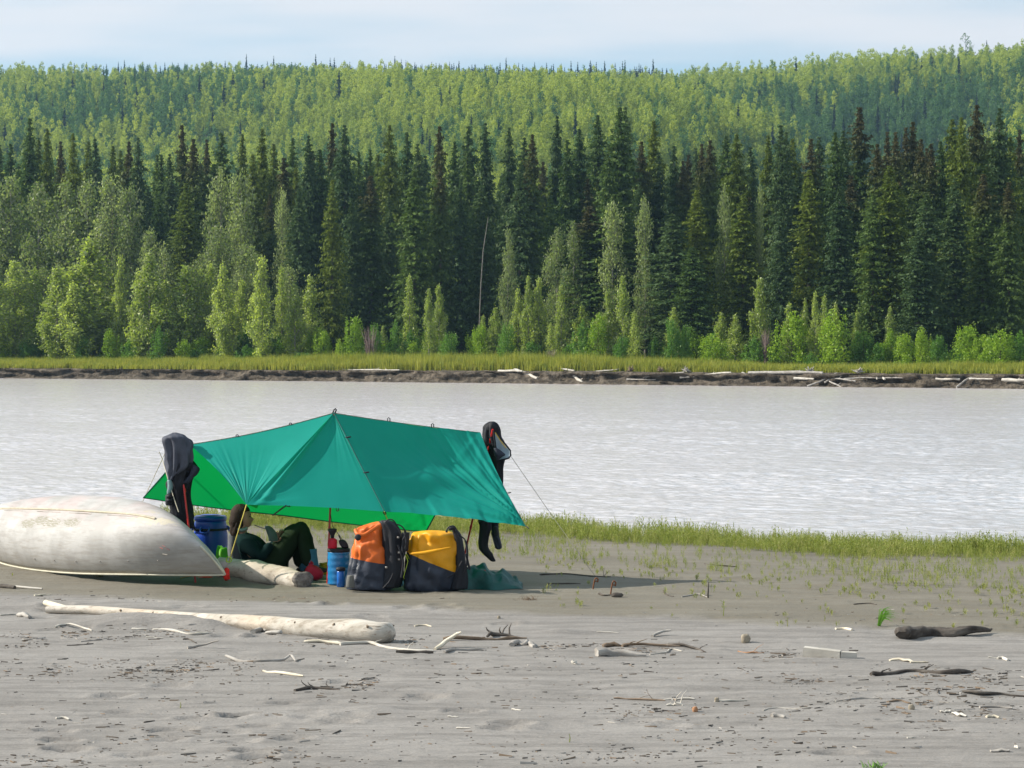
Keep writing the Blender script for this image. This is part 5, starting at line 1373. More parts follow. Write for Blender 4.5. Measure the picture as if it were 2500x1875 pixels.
# back panel
def g1(u, v):
    top = tA.lerp(tP, v) + Vector((0, 0, -.030 * math.sin(math.pi * v))); bot = tD1.lerp(tMb, v) + Vector((0, 0, -.012 * math.sin(math.pi * v)))
    return top.lerp(bot, u)
def g2(u, v):
    top = tP.lerp(tB, v) + Vector((0, 0, -.012 * math.sin(math.pi * v))); bot = tMb.lerp(tD2, v) + Vector((0, 0, -.01 * math.sin(math.pi * v)))
    return top.lerp(bot, u)
def e1(u, v, p): return -.05 * math.sin(math.pi * u) * math.sin(math.pi * v) + .004 * vnoise(u * 3, v * 9 + u * 4).item() * math.sin(math.pi * u)
def e2(u, v, p): return -.05 * math.sin(math.pi * u) * math.sin(math.pi * v) + radial(p, tD2, eF1, Vector((0, -.7, .7)), 9, .025, .9, 3.)* min(1, (1 - u) * 9+.3)
b = MB(); b.grid(patch(g1, 40, 50, e1)); b.grid(patch(g2, 40, 60, e2)); o = b.build('back_panel', M_tarp, tr_); face_up(o, Vector((0, .6, .8)))
def hem(ps, r, nm, m_=None): b = MB(); b.tube(ps, r, 5); return b.build(nm, m_ or M_seam, tr_)
hem([g1(1, i / 20) for i in range(21)] + [g2(1, i / 20) for i in range(1, 21)], .008, 'hem'); hem([g1(i / 12, 0) for i in range(13)], .006, 'hem'); hem([g2(i / 12, 1) for i in range(13)], .008, 'hem')
hem([f3(i / 20, 1) for i in range(21)], .004, 'hem'); hem([f1(1, i / 24) + Vector((0, 0, .004)) for i in range(25)] + [f3(0, i / 24) + Vector((0, 0, .004)) for i in range(25)], .0035, 'ridge_seam', fabric('ridge_tape', (.06, .10, .06)))
def seam_pt(i): 
    p = f3(i, 0.0); return p + Vector((0, -.008, .008))
hem([seam_pt(i / 20) for i in range(21)], .0065, 'centre_seam')
M_loop = M_black
def loop(p, d=Vector((0, 0, .05)), r=.006):
    b = MB(); s_ = Vector((.012, 0, 0)); b.tube([p - s_, p - s_ + d * .8, p + d, p + s_ + d * .8, p + s_], r, 5); b.build('tie_loop', M_loop, tr_)
loop(tP + Vector((.0, 0, 0)), Vector((.02, 0, .05)), .008)
for fn, q in ((f3, .37), (f3, .67), (f1, .33), (f1, .70)):
    p = fn(0, q) if fn is f3 else fn(1, q); loop(p, Vector((0, 0, .045)) if fn is f3 else Vector((0, 0, .022)))
for q in (.26, .62): loop(seam_pt(q), Vector((.045, -.02, .01)))
loop(f2(1, .30), Vector((.02, 0, -.01))); loop(f2(1, .66), Vector((.005, -.01, -.03))); loop(tM, Vector((.01, 0, -.03))); loop(f3(.66, 1), Vector((.04, 0, .01)), .004)
b = MB(); b.tube([f2(1, .285), g1(1, .93) + Vector((.0, 0, -.01))], .009, 5); b.build('webbing_strap', M_loop, tr_)

# ---- poles
def pole(lab, ps, r=.011):
    t_ = thing('tarp_pole', lab, 'pole', ps[0], 'red poles holding up the tarp'); b = MB(); b.tube(bez(ps, 8), r, 8); b.build('shaft', M_redpole, t_)
    for q in (.33, .66):
        a = Vector(ps[0]).lerp(Vector(ps[-1]), q); dd = (Vector(ps[-1]) - Vector(ps[0])).normalized() * .02; b = MB(); b.tube([a - dd, a + dd], r * 1.35, 8); b.build('joint_collar', M_redpole, t_)
cp = gp(799, 1424); pole('upright red tarp pole under the peak, beside the blue water jug', [(cp.x, cp.y, cp.z - .02), tuple(tP - Vector((0, 0, .01)))])
rp = gp(1124, 1396); pole('leaning red tarp pole at the right end, through the hanging black suit', [(rp.x, rp.y, rp.z - .02), pt(1203, 1048, 25.35)])
lp = gp(478, 1421); pole('leaning red tarp pole at the left end, through the grey wetsuit', [(lp.x, lp.y, lp.z - .02), pt(452, 1215, 24.615), pt(437, 1080, 24.73)])

# ---- cords
def cord(name, lab, ps, m_, r=.0045, sag=.0):
    P_ = [Vector(p) for p in ps]; Q = []
    for a, c in zip(P_[:-1], P_[1:]):
        for k in range(8):
            f_ = k / 8; Q.append(a.lerp(c, f_) - Vector((0, 0, sag * math.sin(math.pi * f_))))
    Q.append(P_[-1]); b = MB(); b.tube(Q, r, 5); return tag(b.build(name, m_, origin=tuple(Q[0])), lab, 'cord')
cord('guy_line', 'yellow cord from the front left tarp corner down to the log', [tC1, pt(559, 1372, 24.35)], M_rope, .006)
cord('guy_line', 'thin pale cord from the hanging black suit out to the right, into the weeds', [pt(1203, 1052, 25.35), pt(1246, 1112, 25.33), pt(1345, 1255, 26.0), gp(1452, 1412, .03)], M_cordg, .0028)
cord('guy_line', 'thin cord from the grey suit out to the left behind the canoe', [pt(418, 1080, 24.62), pt(408, 1095, 24.62), gp(318, 1290, .0)], M_cordp, .0045)
cord('guy_line', 'second thin cord crossing the first one left of the grey suit', [pt(388, 1102, 25.0), pt(396, 1120, 25.0), pt(416, 1190, 24.6), pt(436, 1250, 24.45)], M_cordp, .005)
cord('guy_line', 'short yellow-green cord from the tarp edge to the top of the orange pack', [tM, pt(950, 1279, 24.1)], M_ropeg, .006)
cord('guy_line', 'dark cord stub at the front right tarp tip', [tC2, pt(1291, 1290, 24.1)], M_black, .006)
cord('guy_line', 'double yellow-green cord from the yellow pack down to the clear peg', [pt(985, 1350, 23.62), gp(1042, 1432, .03), gp(1036, 1433, .03), pt(992, 1352, 23.60)], M_ropeg, .0042)
cord('cord', 'thin yellow-green cord hanging along the left side of the yellow pack', [pt(992, 1320, 23.6), pt(986, 1345, 23.6), pt(996, 1370, 23.6), pt(985, 1410, 23.6), gp(1000, 1434, .01)], M_ropeg, .0035)
cord('cord', 'thin black cord from the upright pole down onto the blue jug', [pt(804, 1240, 24.55), pt(812, 1285, 24.4), pt(838, 1320, 24.3), pt(838, 1372, 24.25)], M_black, .0035)
b = MB()
for k in range(14):
    a = k * .9; c = pt(559, 1366, 24.33); ps = [c + Vector((math.cos(a + q) * .03, math.sin(a * 1.7) * .02, math.sin(a + q) * .03)) for q in (0, 1, 2)]; b.tube(bez(ps, 5), .004, 4)
tag(b.build('cord_knot', M_ropeg, origin=tuple(pt(559, 1366, 24.33))), 'yellow-green knot where the guy line meets the log', 'cord')

# ---- camp log
b = MB(); kk = [((540, 1386), 25), ((590, 1390), 26), ((640, 1399), 26), ((690, 1409), 24), ((722, 1416), 21), ((742, 1418.5), 18)]
W_ = []; R_ = []
for i, ((px, py), r) in enumerate(kk):
    Zl = 24.75 - .75 * i / 5; r_m = r / (F / Zl); W_.append(pt(px, py, Zl)); R_.append(r_m)
ps, rs = irregular(W_, R_, 34, .006, 8.8); b.tube(ps, rs, 22, .03)
t = thing('camp_log', 'thick bleached log with a grey cut end, in front of the seated person', 'log', (ps[0].x, ps[0].y, 0)); b.build('log_body', M_log, t)
dr = (ps[-1] - ps[-4]).normalized(); b = MB(); e = ps[-1] + dr * .004
P_ = []
for i in range(5):
    row = []
    for j in range(21):
        a = 2 * math.pi * j / 20; q = i / 4 * rs[-1] * 1.25 * (1 + .1 * math.sin(a * 3) + .06 * math.sin(a * 7)); s1 = dr.cross(Vector((0, 0, 1))).normalized()
        row.append(e + dr * (.035 * (1 - (i / 4) ** 2) + .012 * vnoise(a * 2, i * 1.3).item() * (1 if 0 < j < 20 else 0)) + (s1 * math.cos(a) + Vector((0, 0, 1)) * math.sin(a)) * q)
    P_.append(row)
P_.append([p - dr * .07 for p in P_[-1]])
b.grid(P_); b.build('cut_end', surf('end_grain', (.10, .09, .08), (.26, .24, .22), 20, .9, .8, 50, .02, .1), t)
b = MB()
for k in (10, 19, 26):
    q = ps[k] + Vector((0, -rs[k] * .9, rs[k] * .2)); b.tube([q, q - Vector((0, .012, 0))], [.014, .008], 6, .2)
b.build('knot', M_brown, t)
# crack lines on the log
b = MB()
for (o1, s0_, s1_) in ((.15, 6, 20), (-.25, 2, 15), (-.05, 14, 26)):
    b.tube([ps[k] + Vector((0, -rs[k] * .985 * math.cos(o1), rs[k] * .985 * math.sin(o1))) for k in range(s0_, s1_)], .0025, 4)
b.build('crack', M_dark, t)
# red bundle hung on the bow end
c = pt(553, 1402, 24.1); b = MB(); b.grid(blob(c, (.075, .07, .13), 2.2, 14, 10, .5, 5., 2.)); tag(b.build('red_cord_bundle', fabric('red_cord', (.62, .03, .02), .8, 60, 1), origin=tuple(c)), 'small red cord bundle at the canoe bow beside the log', 'cord')
c = pt(545, 1380, 24.2); b = MB(); b.grid(blob(c, (.09, .05, .085), 2.6, 12, 8, .3, 4., 3.)); tag(b.build('grey_clip_bundle', M_greyw, origin=tuple(c)), 'grey and white strap bundle above the red cords at the bow', 'strap')

# ---- cloth shapes hung on poles
def loft(levels, Z, thick=.55, seg=28, folds=7, amp=.10, seed=0., dz=None):
    """levels: (py, left px, right px [,Z]); returns rows of points; real thickness, folded like cloth"""
    P_ = []
    n = len(levels)
    for i, lv in enumerate(levels):
        Zi = lv[3] if len(lv) > 3 else Z
        a = pt(lv[1], lv[0], Zi); c = pt(lv[2], lv[0], Zi); ctr = (a + c) / 2; hw_ = (c - a).length / 2
        row = []
        for j in range(seg + 1):
            th = 2 * math.pi * (j % seg) / seg
            k = 1 + amp * 2.3 * (.5 - 2 * abs(vnoise(math.cos(th) * folds * .5 + seed, math.sin(th) * folds * .5, i * .28).item()))
            row.append(ctr + Vector((math.cos(th) * hw_ * k, math.sin(th) * (hw_ * thick + .02) * k, 0)))
        P_.append(row)
    def densify(R, m=4):
        out = []
        for i in range(len(R) - 1):
            p0, p1, p2, p3 = R[max(i - 1, 0)], R[i], R[i + 1], R[min(i + 2, len(R) - 1)]
            for k in range(m):
                f = k / m; row = []
                for q0, q1, q2, q3 in zip(p0, p1, p2, p3):
                    row.append(.5 * ((2 * q1) + (q2 - q0) * f + (2 * q0 - 5 * q1 + 4 * q2 - q3) * f * f + (3 * q1 - q0 - 3 * q2 + q3) * f ** 3))
                out.append(row)
        out.append(R[-1]); return out
    P_ = densify(P_)
    c0 = sum(P_[0], Vector()) / len(P_[0]); c1 = sum(P_[-1], Vector()) / len(P_[-1])
    return [[c0.copy() for _ in P_[0]]] + P_ + [[c1.copy() for _ in P_[0]]]
M_wet1 = fabric('grey_neoprene', (.062, .070, .095), .75, 40, .3); M_wet2 = fabric('black_neoprene', (.010, .012, .018), .7, 40, .3); M_wet3 = fabric('slate_neoprene', (.022, .028, .045), .7, 40, .3)
c = pt(437, 1066, 24.72); t = thing('wetsuit', 'grey and black wetsuit draped over the left tarp pole', 'wetsuit', tuple(c))
b = MB(); b.grid(loft([(1056, 423, 430), (1061, 414, 446), (1067, 404, 456), (1076, 399, 465), (1088, 401, 467), (1104, 404, 467), (1118, 406, 466), (1132, 407, 465), (1142, 408, 460), (1152, 409, 448), (1162, 410, 434), (1172, 411, 424)], 24.66, .45, 36, 11, .22, 2.)); b.build('folded_top', M_wet1, t)
b = MB(); b.grid(loft([(1118, 425, 465), (1130, 412, 474), (1142, 410, 480), (1155, 409, 474), (1168, 409, 468), (1182, 409, 465), (1200, 409, 463), (1220, 408, 464), (1240, 412, 467), (1258, 420, 470), (1275, 432, 473), (1290, 440, 475)], 24.72, .55, 32, 9, .2, 5.)); b.build('legs', M_wet2, t)
b = MB(); b.grid(loft([(1136, 470, 478), (1142, 468, 487), (1150, 466, 487), (1160, 462, 480), (1168, 455, 470), (1177, 448, 464), (1180, 450, 458)], 24.64, .5, 16, 5, .15, 1.)); b.build('sleeve', M_wet3, t)
b = MB(); b.grid(loft([(1172, 408, 418), (1185, 409, 422), (1200, 408, 420), (1206, 408, 416)], 24.60, .5, 14, 5, .15, 1.)); b.build('pale_lining', fabric('teal_lining', (.16, .26, .27)), t)
b = MB()
for py in (1212, 1222): b.box(pt(413, py, 24.54), (.05, .03, .03))
b.build('buckle', M_black, t)
b = MB(); b.grid(loft([(1208, 404, 425), (1216, 403, 426), (1230, 404, 424), (1234, 408, 420)], 24.60, .5, 14, 5, .1, 1.)); b.build('cuff', M_black, t)

c = pt(1205, 1035, 25.3); t = thing('wetsuit', 'black wetsuit hanging by its top from the right tarp pole, legs dangling', 'wetsuit', tuple(c))
b = MB(); b.grid(loft([(1029, 1196, 1206), (1034, 1187, 1214), (1042, 1181, 1219), (1052, 1179, 1222), (1064, 1178, 1224), (1078, 1182, 1230), (1092, 1187, 1234), (1106, 1193, 1234), (1120, 1198, 1232), (1140, 1200, 1229), (1165, 1200, 1228), (1200, 1190, 1226), (1240, 1178, 1222), (1268, 1171, 1218), (1280, 1172, 1214)], 25.45, .5, 34, 9, .16, 4.)); b.build('torso', M_wet2, t)
b = MB(); b.grid(loft([(1272, 1170, 1200), (1290, 1170, 1201), (1306, 1169, 1196), (1320, 1168, 1193), (1332, 1169, 1192), (1342, 1172, 1196), (1352, 1180, 1202), (1362, 1190, 1207), (1369, 1198, 1210), (1371, 1202, 1207)], 25.40, .6, 22, 6, .14, 6.)); b.build('leg', M_wet2, t)
b = MB(); b.grid(loft([(1270, 1194, 1218), (1290, 1198, 1218), (1304, 1200, 1218), (1316, 1203, 1221), (1328, 1206, 1224), (1337, 1209, 1225), (1341, 1213, 1221)], 25.50, .6, 20, 6, .14, 8.)); b.build('leg', M_wet3, t)
# open collar flap with pale lining
M_lin = fabric('pale_blue_lining', (.32, .42, .50), .6, 30, .4)
outl = [(1205, 1052), (1213, 1058), (1222, 1070), (1235, 1086), (1246, 1100), (1247, 1112), (1243, 1118), (1234, 1121), (1217, 1124), (1212, 1108), (1210, 1090), (1207, 1070)]
b = MB(); ctr = pt(1222, 1096, 25.30); ps = [pt(x, y, 25.22 if x > 1230 else 25.26) for x, y in outl]
b.add([ctr] + ps, [(0, i + 1, (i + 1) % len(ps) + 1) for i in range(len(ps))]); b.build('pale_lining', M_lin, t)
b = MB(); b.tube(ps + [ps[0]], .010, 6); b.build('collar_edge', M_wet2, t)
b = MB(); b.grid(loft([(1094, 1206, 1214), (1102, 1206, 1226), (1110, 1206, 1234), (1116, 1208, 1226), (1123, 1210, 1218)], 25.2, .3, 14, 4, .1, 3.)); b.build('inner_fold', M_wet3, t)
b = MB(); b.tube([pt(1209, 1056, 25.2), pt(1222, 1076, 25.2), pt(1236, 1094, 25.2)], .006, 5); b.build('zip', fabric('yellow_zip', (.4, .28, .05)), t)
b = MB(); b.grid(loft([(1286, 1204, 1216), (1296, 1205, 1217), (1308, 1208, 1217)], 25.3, .5, 10, 3, .1)); b.build('knee_pad', M_black, t)

# ---- blue barrel
g = pt(514, 1388, 26.05); cx_, cy_ = g.x, g.y; Rb = .197
gz = hz_(cx_, cy_); t = thing('barrel', 'blue plastic barrel with carrying handles under the left side of the tarp', 'barrel', (cx_, cy_, gz))
M_blue = surf('blue_plastic', (.006, .045, .34), (.010, .065, .42), 4, .35, .1, 20, .004, .5)
b = MB(); b.lathe((cx_, cy_, gz), [(.15, 0), (.17, .01), (.185, .05), (.19, .10), (Rb, .14), (Rb, .40), (.196, .44), (.185, .47), (.186, .53), (.18, .57), (.172, .60)], 40); b.build('drum', M_blue, t)
b = MB(); b.lathe((cx_, cy_, gz), [(.183, .598), (.186, .61), (.186, .635), (.17, .648), (.12, .650), (.11, .66)], 40); b.build('lid', M_blue, t)
b = MB(); b.lathe((cx_, cy_, gz), [(.190, .485), (.199, .488), (.199, .508), (.190, .511)], 40); b.build('locking_ring', M_black, t)
for a in (-1.75, -2.9, .35):
    d = Vector((math.cos(a), math.sin(a), 0)); s_ = Vector((-math.sin(a), math.cos(a), 0)); c = Vector((cx_, cy_, gz + .50))
    b = MB(); b.tube(bez([c + d * .185 - s_ * .05 + Vector((0, 0, .03)), c + d * .215 - s_ * .05, c + d * .225 - s_ * .035 - Vector((0, 0, .03)), c + d * .225 + s_ * .035 - Vector((0, 0, .03)), c + d * .215 + s_ * .05, c + d * .185 + s_ * .05 + Vector((0, 0, .03))], 14), .011, 7); b.build('handle', M_blue, t)

# ---- light green ground cloth behind the canoe bow
g = pt(545, 1362, 25.1); b = MB(); P_ = []
for i in range(15):
    row = []
    for j in range(25):
        u_ = j / 24; v_ = i / 14
        x = -.10 + .44 * u_; hh = (.10 * math.exp(-((u_ - .1) / .2) ** 2) + .20 * (1 - u_ ** 1.5)) * math.sin(math.pi * min(1, v_ * 1.05)) ** .7 + .075 * abs(vnoise(u_ * 8, v_ * 4).item()) * (1 - u_) + .03 * vnoise(u_ * 14, v_ * 9).item()
        row.append(Vector((g.x + x, 25.15 + .5 * v_ * 1.0, max(hz_(g.x, 25.2) + .004, hh))))
    P_.append(row)
b.grid(P_); tag(b.build('ground_cloth', fabric('lime_nylon', (.10, .34, .02), .6, 20, .5), origin=(g.x, 25.2, 0)), 'crumpled bright green cloth between the canoe bow and the barrel', 'cloth')

# ---- person
def skinmesh(nodes, edges, root=0, sub=2):
    me_ = bpy.data.meshes.new('tmp'); me_.from_pydata([Vector(n[0]) for n in nodes], edges, [])
    o_ = bpy.data.objects.new('tmp', me_); COL.objects.link(o_)
    md = o_.modifiers.new('skin', 'SKIN'); md.use_smooth_shade = True
    for i, n in enumerate(nodes):
        r = n[1]; r = r if hasattr(r, '__len__') else (r, r)
        me_.skin_vertices[0].data[i].radius = r; me_.skin_vertices[0].data[i].use_root = (i == root)
    s_ = o_.modifiers.new('sub', 'SUBSURF'); s_.levels = sub; s_.render_levels = sub
    dg = bpy.context.evaluated_depsgraph_get(); dg.update()
    ev = o_.evaluated_get(dg); m2 = bpy.data.meshes.new_from_object(ev)
    V = [tuple(v.co) for v in m2.vertices]; Fc = [tuple(p.vertices) for p in m2.polygons]
    bpy.data.objects.remove(o_); return V, Fc
ZP = 25.0
def pp(px, py, dz=0): return tuple(pt(px, py, ZP + dz))
org = Vector(pp(640, 1395)); t = thing('person', 'person in dark green jacket sitting under the tarp with knees up, facing right', 'person', tuple(org))
M_skin = fabric('skin', (.34, .20, .14), .6, 20, .1); M_hair = fabric('dark_brown_hair', (.028, .016, .010), .8, 60, .8)
M_jack = fabric('dark_green_jacket', (.008, .022, .022), .9, 22, .6, spec=.04); M_trou = fabric('olive_trousers', (.016, .028, .014), .9, 25, .5, spec=.04); M_sock = fabric('blue_sock', (.05, .16, .26), .8, 40, .5); M_boot = fabric('brown_boot', (.04, .03, .022), .7)
J = {'pel': (655, 1378, 0), 'bel': (628, 1358, 0), 'che': (598, 1332, 0), 'nk': (590, 1303, 0), 'hb': (593, 1285, 0), 'ht': (594, 1262, 0),
     'sR': (602, 1326, -.17), 'eR': (636, 1362, -.22), 'wR': (664, 1326, -.16), 'sL': (606, 1322, .17), 'eL': (646, 1352, .20), 'wL': (682, 1318, .1),
     'hR': (660, 1384, -.09), 'kR': (738, 1280, -.10), 'aR': (757, 1386, -.12), 'tR': (782, 1398, -.13), 'hL': (662, 1382, .09), 'kL': (722, 1284, .13), 'aL': (738, 1388, .13), 'tL': (764, 1400, .13)}
def node(k, r): x, y, z = J[k]; return (pp(x, y, z), r)
names = ['pel', 'bel', 'che', 'nk', 'hb', 'ht', 'sR', 'eR', 'wR', 'sL', 'eL', 'wL', 'hR', 'kR', 'aR', 'tR', 'hL', 'kL', 'aL', 'tL']
rad = [.12, .11, .125, .055, .06, .07, .06, .042, .028, .06, .042, .028, .085, .058, .04, .03, .085, .058, .04, .03]
ed = [(0, 1), (1, 2), (2, 3), (3, 4), (4, 5), (2, 6), (6, 7), (7, 8), (2, 9), (9, 10), (10, 11), (0, 12), (12, 13), (13, 14), (14, 15), (0, 16), (16, 17), (17, 18), (18, 19)]
V, Fc = skinmesh([node(n_, r) for n_, r in zip(names, rad)], ed)
b = MB(); b.add(V, Fc)
# head with face, turned right
hc = Vector(pp(594, 1264))
def face_def(v, x, y, z):
    r = v.copy()
    if x > .1:
        r.x += .012 * math.exp(-((z + .15) / .16) ** 2 - (y / .22) ** 2) * 2.2      # nose
        r.x -= .010 * math.exp(-((z - .18) / .12) ** 2)                             # eye line
        r.x += .012 * math.exp(-((z + .72) / .16) ** 2 - (y / .5) ** 2)             # chin
        r.x += .006 * math.exp(-((z + .45) / .07) ** 2 - (y / .3) ** 2)             # lips
    if z < -.2: r.y *= 1 - .25 * (-z - .2); r.x += .01 * (-z)
    return r
b.grid(blob(hc, (.185, .15, .235), 2.1, 36, 28, 0, 1, 1, 0, face_def))
for sy in (-1,): b.grid(blob(hc + Vector((-.005, sy * .076, -.005)), (.035, .02, .06), 2, 10, 8, 0))
def hand(w, d, up, sz=1.0):
    w = Vector(w); d = d.normalized(); s_ = d.cross(up).normalized(); up = s_.cross(d).normalized()
    b.grid(blob(w + d * .045, (.075 * sz, .04 * sz, .075 * sz), 2.5, 12, 8, 0))
    for k in range(4):
        l = (.066, .076, .072, .056)[k]; o_ = w + d * .078 + s_ * (k - 1.5) * .019
        b.tube([o_ - d * .01, o_ + d * l * .5 - up * .006, o_ + d * l * .72 - up * .03, o_ + d * l * .6 - up * .055], [.0095, .009, .008, .0065], 7)
    o_ = w + d * .03 + s_ * -.035; b.tube([o_, o_ + d * .03 - s_ * .025 - up * .012, o_ + d * .055 - s_ * .02 - up * .03], [.011, .010, .008], 7)
hand(pp(666, 1324, -.16), Vector((.5, 0, 1.0)), Vector((0, 1, 0))); hand(pp(684, 1316, .1), Vector((.3, -.3, .9)), Vector((0, 1, .1)))
b.build('body', M_skin, t)
b = MB(); b.grid(blob(hc + Vector((.078, -.036, .018)), (.016, .022, .012), 2, 8, 6, 0)); b.build('eye', M_black, t)
b = MB(); b.grid(blob(hc + Vector((.082, -.03, .036)), (.016, .045, .007), 2, 8, 6, 0)); b.build('eyebrow', M_hair, t)
def seg(nm, ks, rs_, eds, mat, sub=2):
    V, Fc = skinmesh([node(k, r) for k, r in zip(ks, rs_)], eds, 0, sub); q = MB(); q.add(V, Fc)
    if nm in ('jacket', 'trousers'):
        q.v = [tuple(Vector(v) + Vector((vnoise(v[0] * 16, v[1] * 16, v[2] * 22).item(), 0, vnoise(v[2] * 19, v[0] * 15, 5).item())) * .008) for v in q.v]
    return q.build(nm, mat, t)
seg('jacket', ['pel', 'bel', 'che', 'nk', 'sR', 'eR', 'wR', 'sL', 'eL', 'wL'], [.17, .18, .185, .085, .10, .08, .05, .10, .08, .05], [(0, 1), (1, 2), (2, 3), (2, 4), (4, 5), (5, 6), (2, 7), (7, 8), (8, 9)], M_jack)
seg('trousers', ['pel', 'hR', 'kR', 'aR', 'hL', 'kL', 'aL'], [.17, .14, .115, .085, .14, .115, .085], [(0, 1), (1, 2), (2, 3), (0, 4), (4, 5), (5, 6)], M_trou)
for k, dz in (('R', -.12), ('L', .13)):
    x0 = 745 if k == 'R' else 725
    b = MB(); b.grid(loft([(1340, x0, x0 + 29), (1355, x0 + 1, x0 + 30), (1375, x0 + 2, x0 + 32), (1392, x0 + 5, x0 + 36)], ZP + dz, .8, 20, 4, .06)); b.build('sock', M_sock, t)
    b = MB(); a = Vector(pp(x0 + 12, 1392, dz)); b.grid(blob(a + Vector((.07, 0, -.0)), (.27, .10, .085), 2.6, 20, 10, .03, 2., 1., 0, lambda v, x, y, z: Vector((v.x, v.y, v.z * (1.0 if x < 0 else 1 - .45 * x))))); b.build('boot', M_boot, t)
def hair_def(v, x, y, z):
    r = v.copy()
    if x > .25 and z < .35: r.x = min(r.x, .035)
    if z < -.1 and x < .3: r.x -= .02; r.z -= .03
    return r
b = MB(); b.grid(blob(hc + Vector((-.028, 0, .018)), (.23, .19, .27), 2.2, 30, 22, .05, 6, 2., 0, hair_def))
b.grid(loft([(1275, 566, 596), (1288, 563, 590), (1300, 562, 585), (1308, 566, 580)], ZP - .03, .7, 18, 7, .15, 3.)); b.build('hair', M_hair, t)
b = MB(); b.tube(bez([hc + Vector((.05, -.06, -.11)), hc + Vector((.0, -.085, -.13)), hc + Vector((-.05, -.07, -.12))], 8), .018, 8); b.build('collar', fabric('pale_collar', (.18, .24, .22)), t)
# things in and behind the hands
c = Vector(pp(683, 1314, -.02)); b = MB(); tm = thing('mug', 'dark mug held in front of the seated person', 'mug', tuple(c - Vector((0, 0, .05))))
b.lathe(c - Vector((0, 0, .05)), [(.038, 0), (.042, .01), (.042, .10), (.038, .10), (.036, .02)], 20); b.build('cup', fabric('maroon', (.12, .015, .02), .4), tm)
b = MB(); b.tube(bez([c + Vector((.04, 0, .035)), c + Vector((.07, 0, .02)), c + Vector((.07, 0, -.02)), c + Vector((.04, 0, -.035))], 8), .006, 6); b.build('handle', M_black, tm)
b = MB(); b.grid(loft([(1284, 647, 658), (1289, 646, 666), (1298, 651, 672), (1310, 654, 676), (1321, 656, 677)], ZP - .28, .25, 18, 7, .12, 2.)); tag(b.build('grey_green_cloth', fabric('sage_cloth', (.06, .10, .085), .8), origin=pp(662, 1300, -.28)), 'pale grey-green cloth hanging over the person\'s raised forearm', 'cloth')
b = MB(); b.tube(bez([pp(622, 1282, -.1), pp(635, 1287, -.15), pp(648, 1291, -.25)], 8), .006, 5); tag(b.build('tube_strap', M_black, origin=pp(622, 1282, -.1)), "thin dark strap from the person's chin to the grey-green cloth", 'strap')
b = MB(); b.grid(loft([(1304, 558, 584), (1320, 556, 590), (1345, 556, 594), (1370, 560, 600), (1388, 566, 606)], ZP + .12, .5, 20, 4, .06)); tag(b.build('backrest_pad', fabric('grey_foam', (.12, .13, .14), .8), origin=pp(575, 1388, .12)), 'pale grey pad behind the back of the seated person', 'pad')

# ---- red stuff sack, yellow mesh bag
g = gp(766, 1419); b = MB(); t = thing('stuff_sack', 'small red stuff sack between the log end and the upright pole', 'bag', tuple(g))
b.grid(blob((g.x, g.y + .05, g.z + .085), (.20, .16, .17), 2.6, 22, 16, .10, 3., 4., 0, lambda v, x, y, z: Vector((v.x * (1 - .35 * max(z, 0)) - .03 * max(z, 0), v.y, v.z)))); b.build('sack', M_red, t)
b = MB(); b.tube([(g.x - .03, g.y + .05, g.z + .16), (g.x - .035, g.y + .05, g.z + .185), (g.x - .02, g.y + .05, g.z + .20)], [.03, .02, .03], 10, .2); b.build('gathered_neck', M_red, t)
g = gp(789, 1412); t = thing('yellow_bundle', 'yellow coiled bundle behind the upright pole', 'bundle', tuple(g)); b = MB()
for k in range(7):
    zc = g.z + .03 + .018 * k; r = .055 * (1 - .05 * abs(k - 3)); b.tube([(g.x + r * math.cos(a * .5), g.y + .15 + r * math.sin(a * .5), zc + .004 * math.sin(a)) for a in range(13)], .012, 6)
b.build('coil', fabric('amber_cord', (.62, .36, .03), .7), t)
# ---- water jug, bottle, things on top
Zj = 24.2; g = pt(827, 1425, Zj); gz = hz_(g.x, g.y); t = thing('water_jug', 'ribbed translucent blue water jug with a black rim beside the upright pole', 'jug', (g.x, g.y, gz))
M_jug = surf('blue_clear_plastic', (.012, .14, .34), (.02, .20, .44), 6, .22, .15, 30, .004, .6)
pr = [(.105, 0)]
for k in range(30):
    z = .01 + .335 * k / 29; pr.append((.118 + .0018 * math.cos(k * 1.05), z))
pr += [(.112, .352)]
b = MB(); b.lathe((g.x, g.y, gz), pr, 36); b.build('jug_body', M_jug, t)
b = MB(); b.lathe((g.x, g.y, gz), [(.115, .345), (.121, .35), (.121, .378), (.112, .385), (.05, .386)], 32); b.build('rim_lid', M_black, t)
g2 = pt(832, 1424, 24.0); gz2 = hz_(g2.x, g2.y); t = thing('drink_bottle', 'slim blue bottle with a dark cap standing in front of the water jug', 'bottle', (g2.x, g2.y, gz2))
b = MB(); b.lathe((g2.x, g2.y, gz2), [(.035, 0), (.042, .008), (.042, .16), (.036, .175)], 22); b.build('bottle', surf('blue_bottle', (.01, .10, .42), (.02, .16, .5), 4, .25, .1, 20, .002, .6), t)
b = MB(); b.lathe((g2.x, g2.y, gz2), [(.040, .172), (.050, .178), (.050, .205), (.030, .212)], 20); b.build('cap', M_black, t)
zt = gz + .386; t = thing('red_canister', 'small red canister with a flared black cup on top, standing on the water jug', 'canister', (g.x - .065, g.y - .02, zt))
b = MB(); b.lathe((g.x - .065, g.y - .02, zt), [(.046, 0), (.05, .01), (.05, .09), (.03, .105), (.018, .11)], 20); b.build('canister_body', M_red, t)
b = MB(); b.lathe((g.x - .065, g.y - .02, zt), [(.018, .108), (.022, .14), (.045, .185), (.048, .205), (.04, .21)], 20); b.build('flared_cup', M_black, t)
